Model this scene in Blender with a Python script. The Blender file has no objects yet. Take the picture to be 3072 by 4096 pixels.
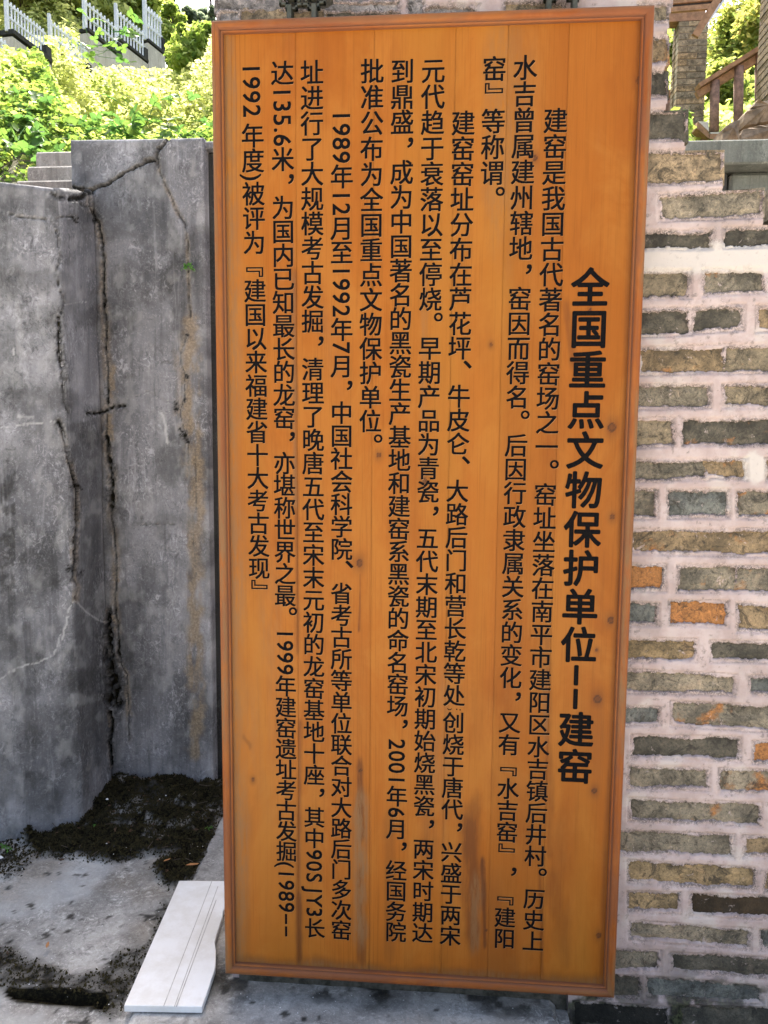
import bpy, math, random
import numpy as np
from mathutils import Vector, Matrix

S = bpy.context.scene
COL = S.collection
rad = math.radians

# ------------------------------------------------------------------ camera
CZ = 1.28                                   # eye height over the courtyard floor
YAW, PITCH, ROLL, F = 0.0766626, 0.1003662, 0.00729969, 3000.0
cy_, sy_ = math.cos(YAW), math.sin(YAW)
cp_, sp_ = math.cos(PITCH), math.sin(PITCH)
FW = np.array([-sy_*cp_, cy_*cp_, -sp_]); R0 = np.array([cy_, sy_, 0.0]); U0 = np.cross(R0, FW)
RT = R0*math.cos(ROLL)+U0*math.sin(ROLL); UP = -R0*math.sin(ROLL)+U0*math.cos(ROLL)
cam_d = bpy.data.cameras.new('camera'); cam = bpy.data.objects.new('camera', cam_d); COL.objects.link(cam)
cam_d.sensor_fit = 'HORIZONTAL'; cam_d.sensor_width = 36.0; cam_d.lens = 36.0*F/3072.0
cam_d.clip_start = 0.05; cam_d.clip_end = 1500
m = Matrix(((RT[0], UP[0], -FW[0], 0), (RT[1], UP[1], -FW[1], 0), (RT[2], UP[2], -FW[2], CZ), (0, 0, 0, 1)))
cam.matrix_world = m
S.camera = cam

# ------------------------------------------------------------------ sky, sun, exposure
SUN_EL, SUN_AZ = rad(60), rad(-6)           # azimuth: to the right of straight ahead (+Y)
world = bpy.data.worlds.new('World'); S.world = world; world.use_nodes = True
wn = world.node_tree.nodes; wl = world.node_tree.links
for n in list(wn): wn.remove(n)
sky = wn.new('ShaderNodeTexSky'); sky.sky_type = 'NISHITA'; sky.sun_disc = False
sky.sun_elevation = SUN_EL; sky.sun_rotation = SUN_AZ
sky.air_density = 1.0; sky.dust_density = 6.0; sky.ozone_density = 0.2
bg = wn.new('ShaderNodeBackground'); bg.inputs[1].default_value = 0.15
wo = wn.new('ShaderNodeOutputWorld'); wl.new(sky.outputs[0], bg.inputs[0]); wl.new(bg.outputs[0], wo.inputs[0])
sd = bpy.data.lights.new('sun', 'SUN'); sd.energy = 4.5; sd.angle = rad(0.53); sd.color = (1, 0.95, 0.87)
so = bpy.data.objects.new('sun', sd); COL.objects.link(so)
sdir = Vector((math.sin(SUN_AZ)*math.cos(SUN_EL), math.cos(SUN_AZ)*math.cos(SUN_EL), math.sin(SUN_EL)))
so.rotation_euler = sdir.to_track_quat('Z', 'Y').to_euler(); so.location = (4, -4, 9)
S.view_settings.view_transform = 'Standard'; S.view_settings.look = 'None'
S.view_settings.gamma = 1; S.view_settings.use_curve_mapping = False
S.view_settings.exposure = 1.92
S.render.engine = 'CYCLES'
S.cycles.max_bounces = 7; S.cycles.diffuse_bounces = 4; S.cycles.transparent_max_bounces = 6

# ------------------------------------------------------------------ measuring helpers (photo pixels 3072x4096 -> real surfaces)
def ray(px, py):
    px = np.asarray(px, float)[..., None]; py = np.asarray(py, float)[..., None]
    return RT*((px-1536)/F)-UP*((py-2048)/F)+FW
def at_y(px, py, Y):
    d = ray(px, py); p = d*(Y/d[..., 1:2]); p = p.copy(); p[..., 2] += CZ; return p
def at_z(px, py, Z):
    d = ray(px, py); p = d*((Z-CZ)/d[..., 2:3]); p = p.copy(); p[..., 2] += CZ; return p
def proj(P):
    Q = np.asarray(P, float)-np.array([0, 0, CZ]); z = Q@FW
    return 1536+F*(Q@RT)/z, 2048-F*(Q@UP)/z

# ------------------------------------------------------------------ noise
def vnoise(x, y, seed=0):
    rg = np.random.RandomState(seed*7919+11).rand(256, 256)
    xi = np.floor(x).astype(int); yi = np.floor(y).astype(int); fx = x-xi; fy = y-yi
    fx = fx*fx*(3-2*fx); fy = fy*fy*(3-2*fy)
    a = rg[xi & 255, yi & 255]; b = rg[(xi+1) & 255, yi & 255]; c = rg[xi & 255, (yi+1) & 255]; d = rg[(xi+1) & 255, (yi+1) & 255]
    return (a*(1-fx)+b*fx)*(1-fy)+(c*(1-fx)+d*fx)*fy
def fbm(x, y, seed=0, o=4):
    s = 0; a = 0.5; t = 0
    for k in range(o):
        s = s+a*vnoise(x*2**k+k*17.3, y*2**k+k*9.1, seed+k); t += a; a *= 0.5
    return s/t
def sstep(a, b, x):
    t = np.clip((x-a)/(b-a), 0, 1); return t*t*(3-2*t)
def polydist(X, Y, pts):
    d = np.full(X.shape, 1e9)
    for (x0, y0), (x1, y1) in zip(pts[:-1], pts[1:]):
        dx, dy = x1-x0, y1-y0; L = dx*dx+dy*dy+1e-9
        m_ = (X > min(x0, x1)-90) & (X < max(x0, x1)+90) & (Y > min(y0, y1)-90) & (Y < max(y0, y1)+90)
        if not m_.any(): continue
        xx = X[m_]; yy = Y[m_]
        t = np.clip(((xx-x0)*dx+(yy-y0)*dy)/L, 0, 1)
        d[m_] = np.minimum(d[m_], np.hypot(xx-x0-t*dx, yy-y0-t*dy))
    return d
def inpoly(X, Y, pts):
    r = np.zeros(X.shape, bool); n = len(pts)
    for i in range(n):
        x0, y0 = pts[i]; x1, y1 = pts[(i+1) % n]
        c = ((y0 > Y) != (y1 > Y)) & (X < (x1-x0)*(Y-y0)/((y1-y0) or 1e-9)+x0); r ^= c
    return r

# ------------------------------------------------------------------ mesh helpers
def mesh(name, V, Fc, mats, attrs=None, smooth=False, mi=None):
    me = bpy.data.meshes.new(name)
    V = np.asarray(V, np.float32)
    if isinstance(Fc, np.ndarray) and Fc.ndim == 2:
        nf, k = Fc.shape
        me.vertices.add(len(V)); me.vertices.foreach_set('co', V.ravel())
        me.loops.add(nf*k); me.loops.foreach_set('vertex_index', Fc.ravel().astype(np.int32))
        me.polygons.add(nf); me.polygons.foreach_set('loop_start', np.arange(0, nf*k, k, dtype=np.int32))
        me.update(calc_edges=True)
    else:
        me.from_pydata([tuple(map(float, v)) for v in V], [], [tuple(map(int, f)) for f in Fc]); me.update()
    for mt in (mats if isinstance(mats, (list, tuple)) else [mats]): me.materials.append(mt)
    if mi is not None: me.polygons.foreach_set('material_index', np.asarray(mi, np.int32))
    for k, v in (attrs or {}).items():
        v = np.asarray(v, np.float32)
        if v.ndim == 1:
            a = me.attributes.new(k, 'FLOAT', 'POINT'); a.data.foreach_set('value', v)
        else:
            a = me.attributes.new(k, 'FLOAT_COLOR', 'POINT'); a.data.foreach_set('color', v.ravel())
    if smooth: me.polygons.foreach_set('use_smooth', [True]*len(me.polygons))
    me.validate()
    return me
def link(name, me, parent=None, loc=None, rot=None, **pr):
    o = bpy.data.objects.new(name, me); COL.objects.link(o)
    if parent is not None: o.parent = parent
    if loc is not None: o.location = [float(v) for v in loc]
    if rot is not None: o.rotation_euler = rot
    for k, v in pr.items(): o[k] = v
    return o
def thing(name, label, cat, loc=(0, 0, 0), group=None):
    o = link(name, None, loc=loc); o['label'] = label; o['category'] = cat
    if group: o['group'] = group
    return o
def grid(nu, nv):
    i = np.arange(nu-1)[:, None]; j = np.arange(nv-1)[None]
    a = (i*nv+j).ravel(); return np.stack([a, a+nv, a+nv+1, a+1], 1)
class MB:
    def __init__(s): s.v = []; s.f = []
    def add(s, V, Fc):
        b = len(s.v); s.v += [tuple(v) for v in V]; s.f += [tuple(b+i for i in f) for f in Fc]; return s
    def box(s, x0, x1, y0, y1, z0, z1):
        V = [(x, y, z) for x in (x0, x1) for y in (y0, y1) for z in (z0, z1)]
        return s.add(V, [(0, 1, 3, 2), (4, 6, 7, 5), (0, 4, 5, 1), (2, 3, 7, 6), (0, 2, 6, 4), (1, 5, 7, 3)])
    def bar(s, a, b, w, h, up=(0, 0, 1)):
        a = Vector(a); b = Vector(b); d = (b-a).normalized(); up = Vector(up)
        x = d.cross(up).normalized()*w/2; y = x.cross(d).normalized()*h/2
        V = [p+sx*x+sy*y for p in (a, b) for sx, sy in ((-1, -1), (1, -1), (1, 1), (-1, 1))]
        return s.add(V, [(0, 1, 2, 3), (7, 6, 5, 4), (0, 4, 5, 1), (1, 5, 6, 2), (2, 6, 7, 3), (3, 7, 4, 0)])
    def tube(s, pts, rs, n=7):
        pts = [Vector(p) for p in pts]; b0 = len(s.v)
        for i, p in enumerate(pts):
            d = (pts[min(i+1, len(pts)-1)]-pts[max(i-1, 0)]).normalized()
            x = d.orthogonal().normalized(); y = d.cross(x)
            for k in range(n):
                t = 2*math.pi*k/n; s.v.append(tuple(p+rs[i]*(x*math.cos(t)+y*math.sin(t))))
        for i in range(len(pts)-1):
            for k in range(n):
                k2 = (k+1) % n; s.f.append((b0+i*n+k, b0+i*n+k2, b0+(i+1)*n+k2, b0+(i+1)*n+k))
        s.f.append(tuple(b0+k for k in range(n))[::-1]); s.f.append(tuple(b0+(len(pts)-1)*n+k for k in range(n)))
        return s
    def obj(s, name, mat, parent=None, smooth=False, bevel=0, **pr):
        me = mesh(name, s.v, s.f, mat, smooth=smooth)
        if bevel:
            import bmesh
            bm = bmesh.new(); bm.from_mesh(me)
            bmesh.ops.recalc_face_normals(bm, faces=bm.faces)
            bmesh.ops.bevel(bm, geom=bm.edges[:], offset=bevel, segments=1, affect='EDGES', profile=0.7)
            bm.to_mesh(me); bm.free()
        return link(name, me, parent, **pr)

# ------------------------------------------------------------------ materials
class Mat:
    def __init__(s, name, rough=0.85, spec=0.3):
        s.m = bpy.data.materials.new(name); s.m.use_nodes = True; s.nt = s.m.node_tree
        s.b = s.nt.nodes['Principled BSDF']; s.b.inputs['Roughness'].default_value = rough
        s.b.inputs['Specular IOR Level'].default_value = spec
        s.tc = s.nt.nodes.new('ShaderNodeTexCoord')
    def put(s, sock, v):
        if hasattr(v, 'links') or isinstance(v, bpy.types.NodeSocket): s.nt.links.new(v, sock)
        else: sock.default_value = (*v, 1) if isinstance(v, tuple) and len(v) == 3 and sock.type == 'RGBA' else v
    def map(s, scale=(1, 1, 1), coord='Object', loc=(0, 0, 0)):
        n = s.nt.nodes.new('ShaderNodeMapping'); n.inputs['Scale'].default_value = scale; n.inputs['Location'].default_value = loc
        s.nt.links.new(s.tc.outputs[coord], n.inputs[0]); return n.outputs[0]
    def noise(s, scale, detail=4, rough=0.6, vec=None, dist=0.0):
        n = s.nt.nodes.new('ShaderNodeTexNoise'); n.inputs['Scale'].default_value = scale
        n.inputs['Detail'].default_value = detail; n.inputs['Roughness'].default_value = rough; n.inputs['Distortion'].default_value = dist
        s.nt.links.new(vec if vec is not None else s.tc.outputs['Object'], n.inputs['Vector']); return n.outputs[0]
    def voro(s, scale, vec=None, feat='F1'):
        n = s.nt.nodes.new('ShaderNodeTexVoronoi'); n.inputs['Scale'].default_value = scale; n.feature = feat
        s.nt.links.new(vec if vec is not None else s.tc.outputs['Object'], n.inputs['Vector']); return n.outputs[0]
    def ramp(s, v, p0, p1, c0=0.0, c1=1.0):
        n = s.nt.nodes.new('ShaderNodeMapRange'); n.interpolation_type = 'SMOOTHSTEP'
        n.inputs[1].default_value = p0; n.inputs[2].default_value = p1; n.inputs[3].default_value = c0; n.inputs[4].default_value = c1
        s.put(n.inputs[0], v); return n.outputs[0]
    def mix(s, f, a, b, mode='MIX'):
        n = s.nt.nodes.new('ShaderNodeMix'); n.data_type = 'RGBA'; n.blend_type = mode
        s.put(n.inputs[0], f); s.put(n.inputs[6], a); s.put(n.inputs[7], b); return n.outputs[2]
    def math(s, op, a, b=0.0):
        n = s.nt.nodes.new('ShaderNodeMath'); n.operation = op; s.put(n.inputs[0], a); s.put(n.inputs[1], b); return n.outputs[0]
    def attr(s, name, out=2):
        n = s.nt.nodes.new('ShaderNodeAttribute'); n.attribute_name = name; return n.outputs[out]
    def bump(s, h, strength=0.5, dist=0.002):
        n = s.nt.nodes.new('ShaderNodeBump'); n.inputs['Strength'].default_value = strength; n.inputs['Distance'].default_value = dist
        s.nt.links.new(h, n.inputs['Height']); s.nt.links.new(n.outputs[0], s.b.inputs['Normal'])
    def color(s, c): s.put(s.b.inputs['Base Color'], c); return s.m

def concrete_mat(name, c0, c1, c2, sc=1.0):
    M = Mat(name, 0.9, 0.25)
    v = M.map((1, 1, 0.5))
    big = M.ramp(M.noise(3.1*sc, 5, 0.62, v), 0.36, 0.66)
    mid = M.ramp(M.noise(11*sc, 6, 0.75, M.map((1, 1, 0.35)), 0.6), 0.4, 0.68)
    c = M.mix(big, c0, c1); c = M.mix(M.math('MULTIPLY', mid, 0.6), c, c2)
    fine = M.noise(130, 3, 0.8)
    worm = M.noise(48, 5, 0.8, M.map((1, 1, 0.7)), 1.5); wm = M.ramp(M.noise(6*sc, 4, 0.7), 0.42, 0.62)
    c = M.mix(M.math('MULTIPLY', M.ramp(worm, 0.52, 0.62, 0, 0.75), wm), c, tuple(min(1, x*1.5) for x in c1))
    c = M.mix(M.math('MULTIPLY', M.ramp(worm, 0.47, 0.38, 0, 0.65), wm), c, tuple(x*0.55 for x in c0))
    c = M.mix(M.ramp(fine, 0.52, 0.68, 0, 0.35), c, tuple(min(1, x*1.45) for x in c1))
    c = M.mix(M.ramp(M.noise(75, 4, 0.8), 0.56, 0.70, 0, 0.5), c, tuple(x*0.5 for x in c0))
    drip = M.noise(1.0, 5, 0.75, M.map((17, 17, 1.1)), 0.6)
    c = M.mix(M.ramp(drip, 0.50, 0.66, 0, 0.5), c, tuple(x*0.62 for x in c0))
    c = M.mix(M.ramp(drip, 0.44, 0.32, 0, 0.5), c, tuple(min(1, x*1.25) for x in c1))
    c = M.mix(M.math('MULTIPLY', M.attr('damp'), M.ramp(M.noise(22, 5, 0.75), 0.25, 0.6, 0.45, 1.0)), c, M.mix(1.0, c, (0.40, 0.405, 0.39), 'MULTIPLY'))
    c = M.mix(M.math('MULTIPLY', M.attr('white'), 0.75), c, (0.42, 0.42, 0.40))
    och = M.mix(M.ramp(M.noise(120, 3, 0.8), 0.4, 0.65), (0.17, 0.125, 0.075), (0.30, 0.235, 0.15))
    c = M.mix(M.attr('ochre'), c, och)
    mossc = M.mix(M.ramp(M.noise(90, 4, 0.8), 0.45, 0.7), (0.006, 0.0055, 0.004), (0.026, 0.022, 0.010))
    M.put(M.b.inputs['Specular IOR Level'], M.ramp(M.attr('moss'), 0, 1, 0.25, 0.02))
    c = M.mix(M.attr('moss'), c, mossc)
    M.bump(M.math('ADD', fine, M.math('MULTIPLY', M.noise(30, 5, 0.7), 1.6)), 0.5, 0.0035)
    return M.color(c)
M_CONC = concrete_mat('weathered_concrete', (0.12, 0.12, 0.124), (0.27, 0.27, 0.275), (0.165, 0.165, 0.17))
M_FLOOR = concrete_mat('rough_floor_concrete', (0.18, 0.172, 0.155), (0.41, 0.395, 0.36), (0.29, 0.278, 0.252), 1.6)
M_CAP = concrete_mat('green_grey_concrete', (0.10, 0.11, 0.09), (0.17, 0.178, 0.15), (0.13, 0.13, 0.11))
M_STEP = concrete_mat('pale_step_concrete', (0.16, 0.15, 0.135), (0.30, 0.285, 0.26), (0.2, 0.19, 0.17))
M_PALE = concrete_mat('pale_render', (0.42, 0.38, 0.32), (0.55, 0.51, 0.45), (0.48, 0.44, 0.38))
M_DARKC = concrete_mat('blackened_shaded_concrete', (0.02, 0.02, 0.018), (0.05, 0.05, 0.045), (0.03, 0.03, 0.03))  # blackened stone; also carries painted shade of slab side and wall ends

def mortar_mat():
    M = Mat('pink_lime_mortar', 0.92, 0.2)
    c = M.mix(M.ramp(M.noise(14, 5, 0.7), 0.38, 0.65), (0.355, 0.278, 0.252), (0.44, 0.362, 0.335))
    c = M.mix(M.ramp(M.noise(60, 4, 0.75), 0.52, 0.72, 0, 0.45), c, (0.43, 0.375, 0.34))
    c = M.mix(M.ramp(M.noise(5, 5, 0.7), 0.50, 0.68, 0, 0.5), c, (0.27, 0.225, 0.205))
    c = M.mix(M.attr('white'), c, (0.46, 0.42, 0.375))
    c = M.mix(M.ramp(M.noise(190, 3, 0.8), 0.62, 0.75, 0, 0.5), c, (0.25, 0.20, 0.18))
    c = M.mix(M.math('MULTIPLY', M.attr('grime_shade'), M.ramp(M.noise(200, 4, 0.85, None, 0.8), 0.43, 0.53)), c, M.mix(M.noise(80, 3), (0.03, 0.028, 0.025), (0.10, 0.09, 0.075)))
    c = M.mix(M.attr('moss'), c, M.mix(M.ramp(M.noise(45, 4, 0.8), 0.45, 0.65), (0.012, 0.013, 0.008), (0.06, 0.065, 0.03)))
    M.bump(M.math('ADD', M.noise(150, 4, 0.75), M.math('MULTIPLY', M.noise(40, 4), 1.5)), 0.55, 0.002)
    return M.color(c)
M_MORTAR = mortar_mat()

def brick_mat():
    M = Mat('old_grey_brick', 0.92, 0.2)
    oi = M.nt.nodes.new('ShaderNodeObjectInfo'); col = oi.outputs['Color']; al = oi.outputs['Alpha']
    off = M.nt.nodes.new('ShaderNodeVectorMath'); off.operation = 'ADD'
    rnd = M.nt.nodes.new('ShaderNodeCombineXYZ')
    for k in range(3): M.nt.links.new(M.math('MULTIPLY', oi.outputs['Random'], 31.0+k*17), rnd.inputs[k])
    M.nt.links.new(M.tc.outputs['Object'], off.inputs[0]); M.nt.links.new(rnd.outputs[0], off.inputs[1]); v = off.outputs[0]
    c = M.mix(M.ramp(M.noise(13, 6, 0.72, v), 0.34, 0.64), M.mix(1.0, col, (0.68, 0.66, 0.62), 'MULTIPLY'), M.mix(1.0, col, (1.75, 1.62, 1.45), 'MULTIPLY'))
    n2 = M.noise(11, 4, 0.7, v)
    th = M.math('SUBTRACT', 0.74, M.math('MULTIPLY', al, 0.48))
    f = M.ramp(M.math('SUBTRACT', n2, th), 0.0, 0.12)
    c = M.mix(f, c, M.mix(M.noise(60, 4, 0.8, v), (0.22, 0.095, 0.032), (0.36, 0.17, 0.062)))
    fine = M.noise(170, 3, 0.85, v)
    worm = M.noise(75, 5, 0.85, v, 1.8)
    c = M.mix(M.ramp(worm, 0.53, 0.64, 0, 0.6), c, M.mix(1.0, c, (1.7, 1.62, 1.5), 'MULTIPLY'))
    c = M.mix(M.ramp(worm, 0.47, 0.36, 0, 0.65), c, (0.030, 0.027, 0.020))
    c = M.mix(M.ramp(fine, 0.56, 0.74, 0, 0.5), c, M.mix(1.0, c, (1.9, 1.8, 1.6), 'MULTIPLY'))
    c = M.mix(M.ramp(fine, 0.46, 0.30, 0, 0.6), c, (0.025, 0.024, 0.02))
    c = M.mix(M.ramp(M.noise(20, 6, 0.8, v, 1.4), 0.50, 0.64, 0, 0.8), c, (0.032, 0.029, 0.023))
    c = M.mix(M.ramp(M.noise(38, 4, 0.8, v, 0.6), 0.62, 0.70, 0, 0.65), c, (0.40, 0.33, 0.30))
    c = M.mix(M.ramp(M.noise(9, 5, 0.75, v, 0.8), 0.56, 0.66, 0, 0.5), c, M.mix(1.0, c, (1.5, 1.35, 1.3), 'MULTIPLY'))
    M.bump(M.math('ADD', fine, M.math('MULTIPLY', M.noise(45, 4, 0.7, v), 2.0)), 0.65, 0.003)
    return M.color(c)
M_BRICK = brick_mat()

def wood_mat(name, top, bot, dark, frame=False, horiz=False):
    M = Mat(name, 0.42, 0.4)
    M.b.inputs['Specular IOR Level'].default_value = 0.14
    if frame:
        v = M.map((1.2, 60, 60) if horiz else (60, 60, 1.2)); vf = M.map((6, 500, 500) if horiz else (500, 500, 6))
    else:
        v = M.map((17, 1, 0.7)); vf = M.map((420, 1, 7))
    oi = M.nt.nodes.new('ShaderNodeObjectInfo')
    if not frame:
        co = M.nt.nodes.new('ShaderNodeCombineXYZ'); M.nt.links.new(M.math('MULTIPLY', oi.outputs['Random'], 37.0), co.inputs[0]); M.nt.links.new(M.math('MULTIPLY', oi.outputs['Random'], 11.0), co.inputs[2])
        a = M.nt.nodes.new('ShaderNodeVectorMath'); a.operation = 'ADD'; M.nt.links.new(v, a.inputs[0]); M.nt.links.new(co.outputs[0], a.inputs[1]); v = a.outputs[0]
    g1 = M.noise(1.0, 6, 0.68, v, 0.8); g2 = M.noise(1.0, 3, 0.6, vf)
    c = M.mix(M.ramp(g1, 0.3, 0.7, 0.15, 0.85) if not frame else M.ramp(g1, 0.3, 0.7), bot, top)
    c = M.mix(M.ramp(M.noise(6, 5, 0.72, M.map((1, 1, 0.5)), 0.6), 0.42, 0.62, 0, 0.6), c, (top[0]*1.05, top[1]*1.22, top[2]*1.6))
    c = M.mix(M.ramp(M.noise(4.5, 5, 0.7, M.map((1.6, 1, 0.5), loc=(7, 0, 2))), 0.50, 0.68, 0, 0.4), c, (bot[0]*0.80, bot[1]*0.70, bot[2]*0.8))
    if not frame:
        hv = M.nt.nodes.new('ShaderNodeHueSaturation'); M.put(hv.inputs['Value'], M.math('ADD', 0.92, M.math('MULTIPLY', oi.outputs['Random'], 0.16))); M.put(hv.inputs['Color'], c); c = hv.outputs[0]
    c = M.mix(M.ramp(g2, 0.50, 0.72, 0, 0.32), c, tuple(x*0.62 for x in bot))
    c = M.mix(M.ramp(M.noise(1.0, 2, 0.5, M.map((7, 1, 0.5))), 0.5, 0.75, 0, 0.5), c, (top[0]*0.95, top[1]*1.18, top[2]*1.3))
    # narrow dark late-wood bands, in clusters
    wv = M.nt.nodes.new('ShaderNodeTexWave'); wv.wave_type = 'BANDS'; wv.bands_direction = 'Z' if (frame and horiz) else 'X'
    wv.inputs['Scale'].default_value = 34; wv.inputs['Distortion'].default_value = 5; wv.inputs['Detail'].default_value = 3; wv.inputs['Detail Scale'].default_value = 1.2
    M.nt.links.new(M.map((1, 1, 0.06) if not (frame and horiz) else (0.06, 1, 1)), wv.inputs['Vector'])
    cl = M.ramp(M.noise(1.0, 2, 0.5, M.map((5, 1, 0.4), loc=(3, 0, 0))), 0.56, 0.68)
    c = M.mix(M.math('MULTIPLY', M.ramp(wv.outputs[1], 0.75, 0.99, 0, 0.5), cl), c, tuple(x*0.55 for x in bot))
    c = M.mix(M.math('MULTIPLY', M.attr('stain'), M.ramp(M.noise(1.0, 5, 0.75, M.map((95, 95, 9) if not horiz else (9, 95, 95))), 0.15, 0.52)), c, dark)
    c = M.mix(M.math('MULTIPLY', M.attr('grey'), M.ramp(M.noise(1.0, 5, 0.75, M.map((130, 130, 18) if not horiz else (18, 130, 130))), 0.3, 0.6)), c, (0.165, 0.090, 0.038))
    c = M.mix(M.attr('knot'), c, (0.045, 0.018, 0.009))
    c = M.mix(M.ramp(M.noise(230, 2, 0.7), 0.70, 0.80, 0, 0.5), c, (0.10, 0.045, 0.02))
    M.bump(M.math('ADD', g2, M.math('MULTIPLY', g1, 0.6)), 0.25, 0.0006)
    M.put(M.b.inputs['Roughness'], M.ramp(g1, 0.2, 0.8, 0.42, 0.6))
    return M.color(c)
M_WOOD = wood_mat('varnished_fir', (0.272, 0.090, 0.010), (0.228, 0.067, 0.005), (0.075, 0.024, 0.007))
M_FRV = wood_mat('varnished_frame_upright', (0.26, 0.080, 0.015), (0.17, 0.045, 0.007), (0.13, 0.055, 0.03), True, False)
M_FRH = wood_mat('varnished_frame_rail', (0.25, 0.074, 0.015), (0.165, 0.043, 0.007), (0.13, 0.055, 0.03), True, True)

def simple(name, c, rough=0.8, c2=None, sc=30, spec=0.3, bump=0.0, metal=0.0):
    M = Mat(name, rough, spec); M.b.inputs['Metallic'].default_value = metal
    n = M.noise(sc, 5, 0.7)
    if bump: M.bump(n, 0.6, bump)
    return M.color(M.mix(M.ramp(n, 0.35, 0.65), c, c2 or tuple(x*0.7 for x in c)))
M_INK = simple('black_letter_paint', (0.004, 0.004, 0.005), 0.95, (0.008, 0.007, 0.006), 300, 0.03)
M_CUT = simple('lit_cut_edge', (0.34, 0.19, 0.085), 0.8, (0.24, 0.12, 0.045), 80, 0.1)  # painted highlight: pale glyph copy standing for the lit edge of the cut
M_IRON = simple('verdigris_iron', (0.075, 0.075, 0.055), 0.6, (0.04, 0.045, 0.03), 60, 0.4, 0.001, 0.3)
M_GYP = simple('cream_white_board', (0.74, 0.735, 0.71), 0.6, (0.64, 0.62, 0.57), 9)
M_WHITE = simple('white_painted_concrete', (0.66, 0.68, 0.72), 0.7, (0.55, 0.57, 0.61), 9)
M_TIMBER = simple('pavilion_timber', (0.36, 0.20, 0.11), 0.7, (0.22, 0.12, 0.065), 16, 0.3, 0.002)
M_POST = simple('bark_brown_post', (0.33, 0.20, 0.15), 0.8, (0.16, 0.10, 0.075), 14, 0.3, 0.004)
M_TILE = simple('roof_tile_clay', (0.055, 0.042, 0.035), 0.9, (0.03, 0.025, 0.022), 18, 0.2, 0.004)
M_ROCK = simple('tan_rock', (0.27, 0.205, 0.14), 0.95, (0.13, 0.10, 0.07), 17, 0.1, 0.012)
M_DRY = simple('dry_leaf', (0.42, 0.20, 0.07), 0.8, (0.28, 0.12, 0.05), 9)
M_SOIL = simple('hill_soil', (0.10, 0.085, 0.045), 0.95, (0.05, 0.055, 0.022), 2.0)
M_TRUNK = simple('bark', (0.10, 0.075, 0.055), 0.9, (0.05, 0.04, 0.03), 8)

def leaf_mat(name, cols, trans=0.55):
    m_ = bpy.data.materials.new(name); m_.use_nodes = True; nt = m_.node_tree
    for n in list(nt.nodes): nt.nodes.remove(n)
    at = nt.nodes.new('ShaderNodeAttribute'); at.attribute_name = 'hue'
    cr = nt.nodes.new('ShaderNodeValToRGB'); cr.color_ramp.elements[0].color = (*cols[0], 1); cr.color_ramp.elements[1].color = (*cols[-1], 1)
    for i, c in enumerate(cols[1:-1]):
        e = cr.color_ramp.elements.new((i+1)/(len(cols)-1)); e.color = (*c, 1)
    nt.links.new(at.outputs[2], cr.inputs[0])
    p = nt.nodes.new('ShaderNodeBsdfPrincipled'); p.inputs['Roughness'].default_value = 0.5; p.inputs['Specular IOR Level'].default_value = 0.35
    t = nt.nodes.new('ShaderNodeBsdfTranslucent'); mx = nt.nodes.new('ShaderNodeMixShader'); mx.inputs[0].default_value = trans
    hs = nt.nodes.new('ShaderNodeHueSaturation'); hs.inputs['Value'].default_value = 1.7; hs.inputs['Hue'].default_value = 0.485; hs.inputs['Saturation'].default_value = 1.0
    nt.links.new(cr.outputs[0], p.inputs['Base Color']); nt.links.new(cr.outputs[0], hs.inputs['Color']); nt.links.new(hs.outputs[0], t.inputs[0])
    o = nt.nodes.new('ShaderNodeOutputMaterial'); nt.links.new(p.outputs[0], mx.inputs[1]); nt.links.new(t.outputs[0], mx.inputs[2]); nt.links.new(mx.outputs[0], o.inputs[0])
    return m_
M_LEAF = leaf_mat('hill_leaves', [(0.030, 0.075, 0.018), (0.10, 0.18, 0.03), (0.21, 0.29, 0.05), (0.38, 0.42, 0.15)], 0.6)
M_LEAF2 = leaf_mat('tree_leaves', [(0.05, 0.10, 0.03), (0.12, 0.18, 0.04), (0.21, 0.25, 0.05), (0.32, 0.28, 0.08)], 0.65)
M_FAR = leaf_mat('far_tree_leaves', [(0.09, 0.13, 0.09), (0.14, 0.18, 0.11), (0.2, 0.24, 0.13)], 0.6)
M_KUDZU = leaf_mat('broad_vine_leaf', [(0.05, 0.13, 0.03), (0.09, 0.18, 0.03), (0.15, 0.23, 0.05)], 0.5)
M_FERN = leaf_mat('fern_leaf', [(0.07, 0.20, 0.03), (0.12, 0.30, 0.05)], 0.4)
M_GRANULE = simple('moss_tuft', (0.012, 0.011, 0.006), 1.0, (0.035, 0.03, 0.012), 60, 0.1)

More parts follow.
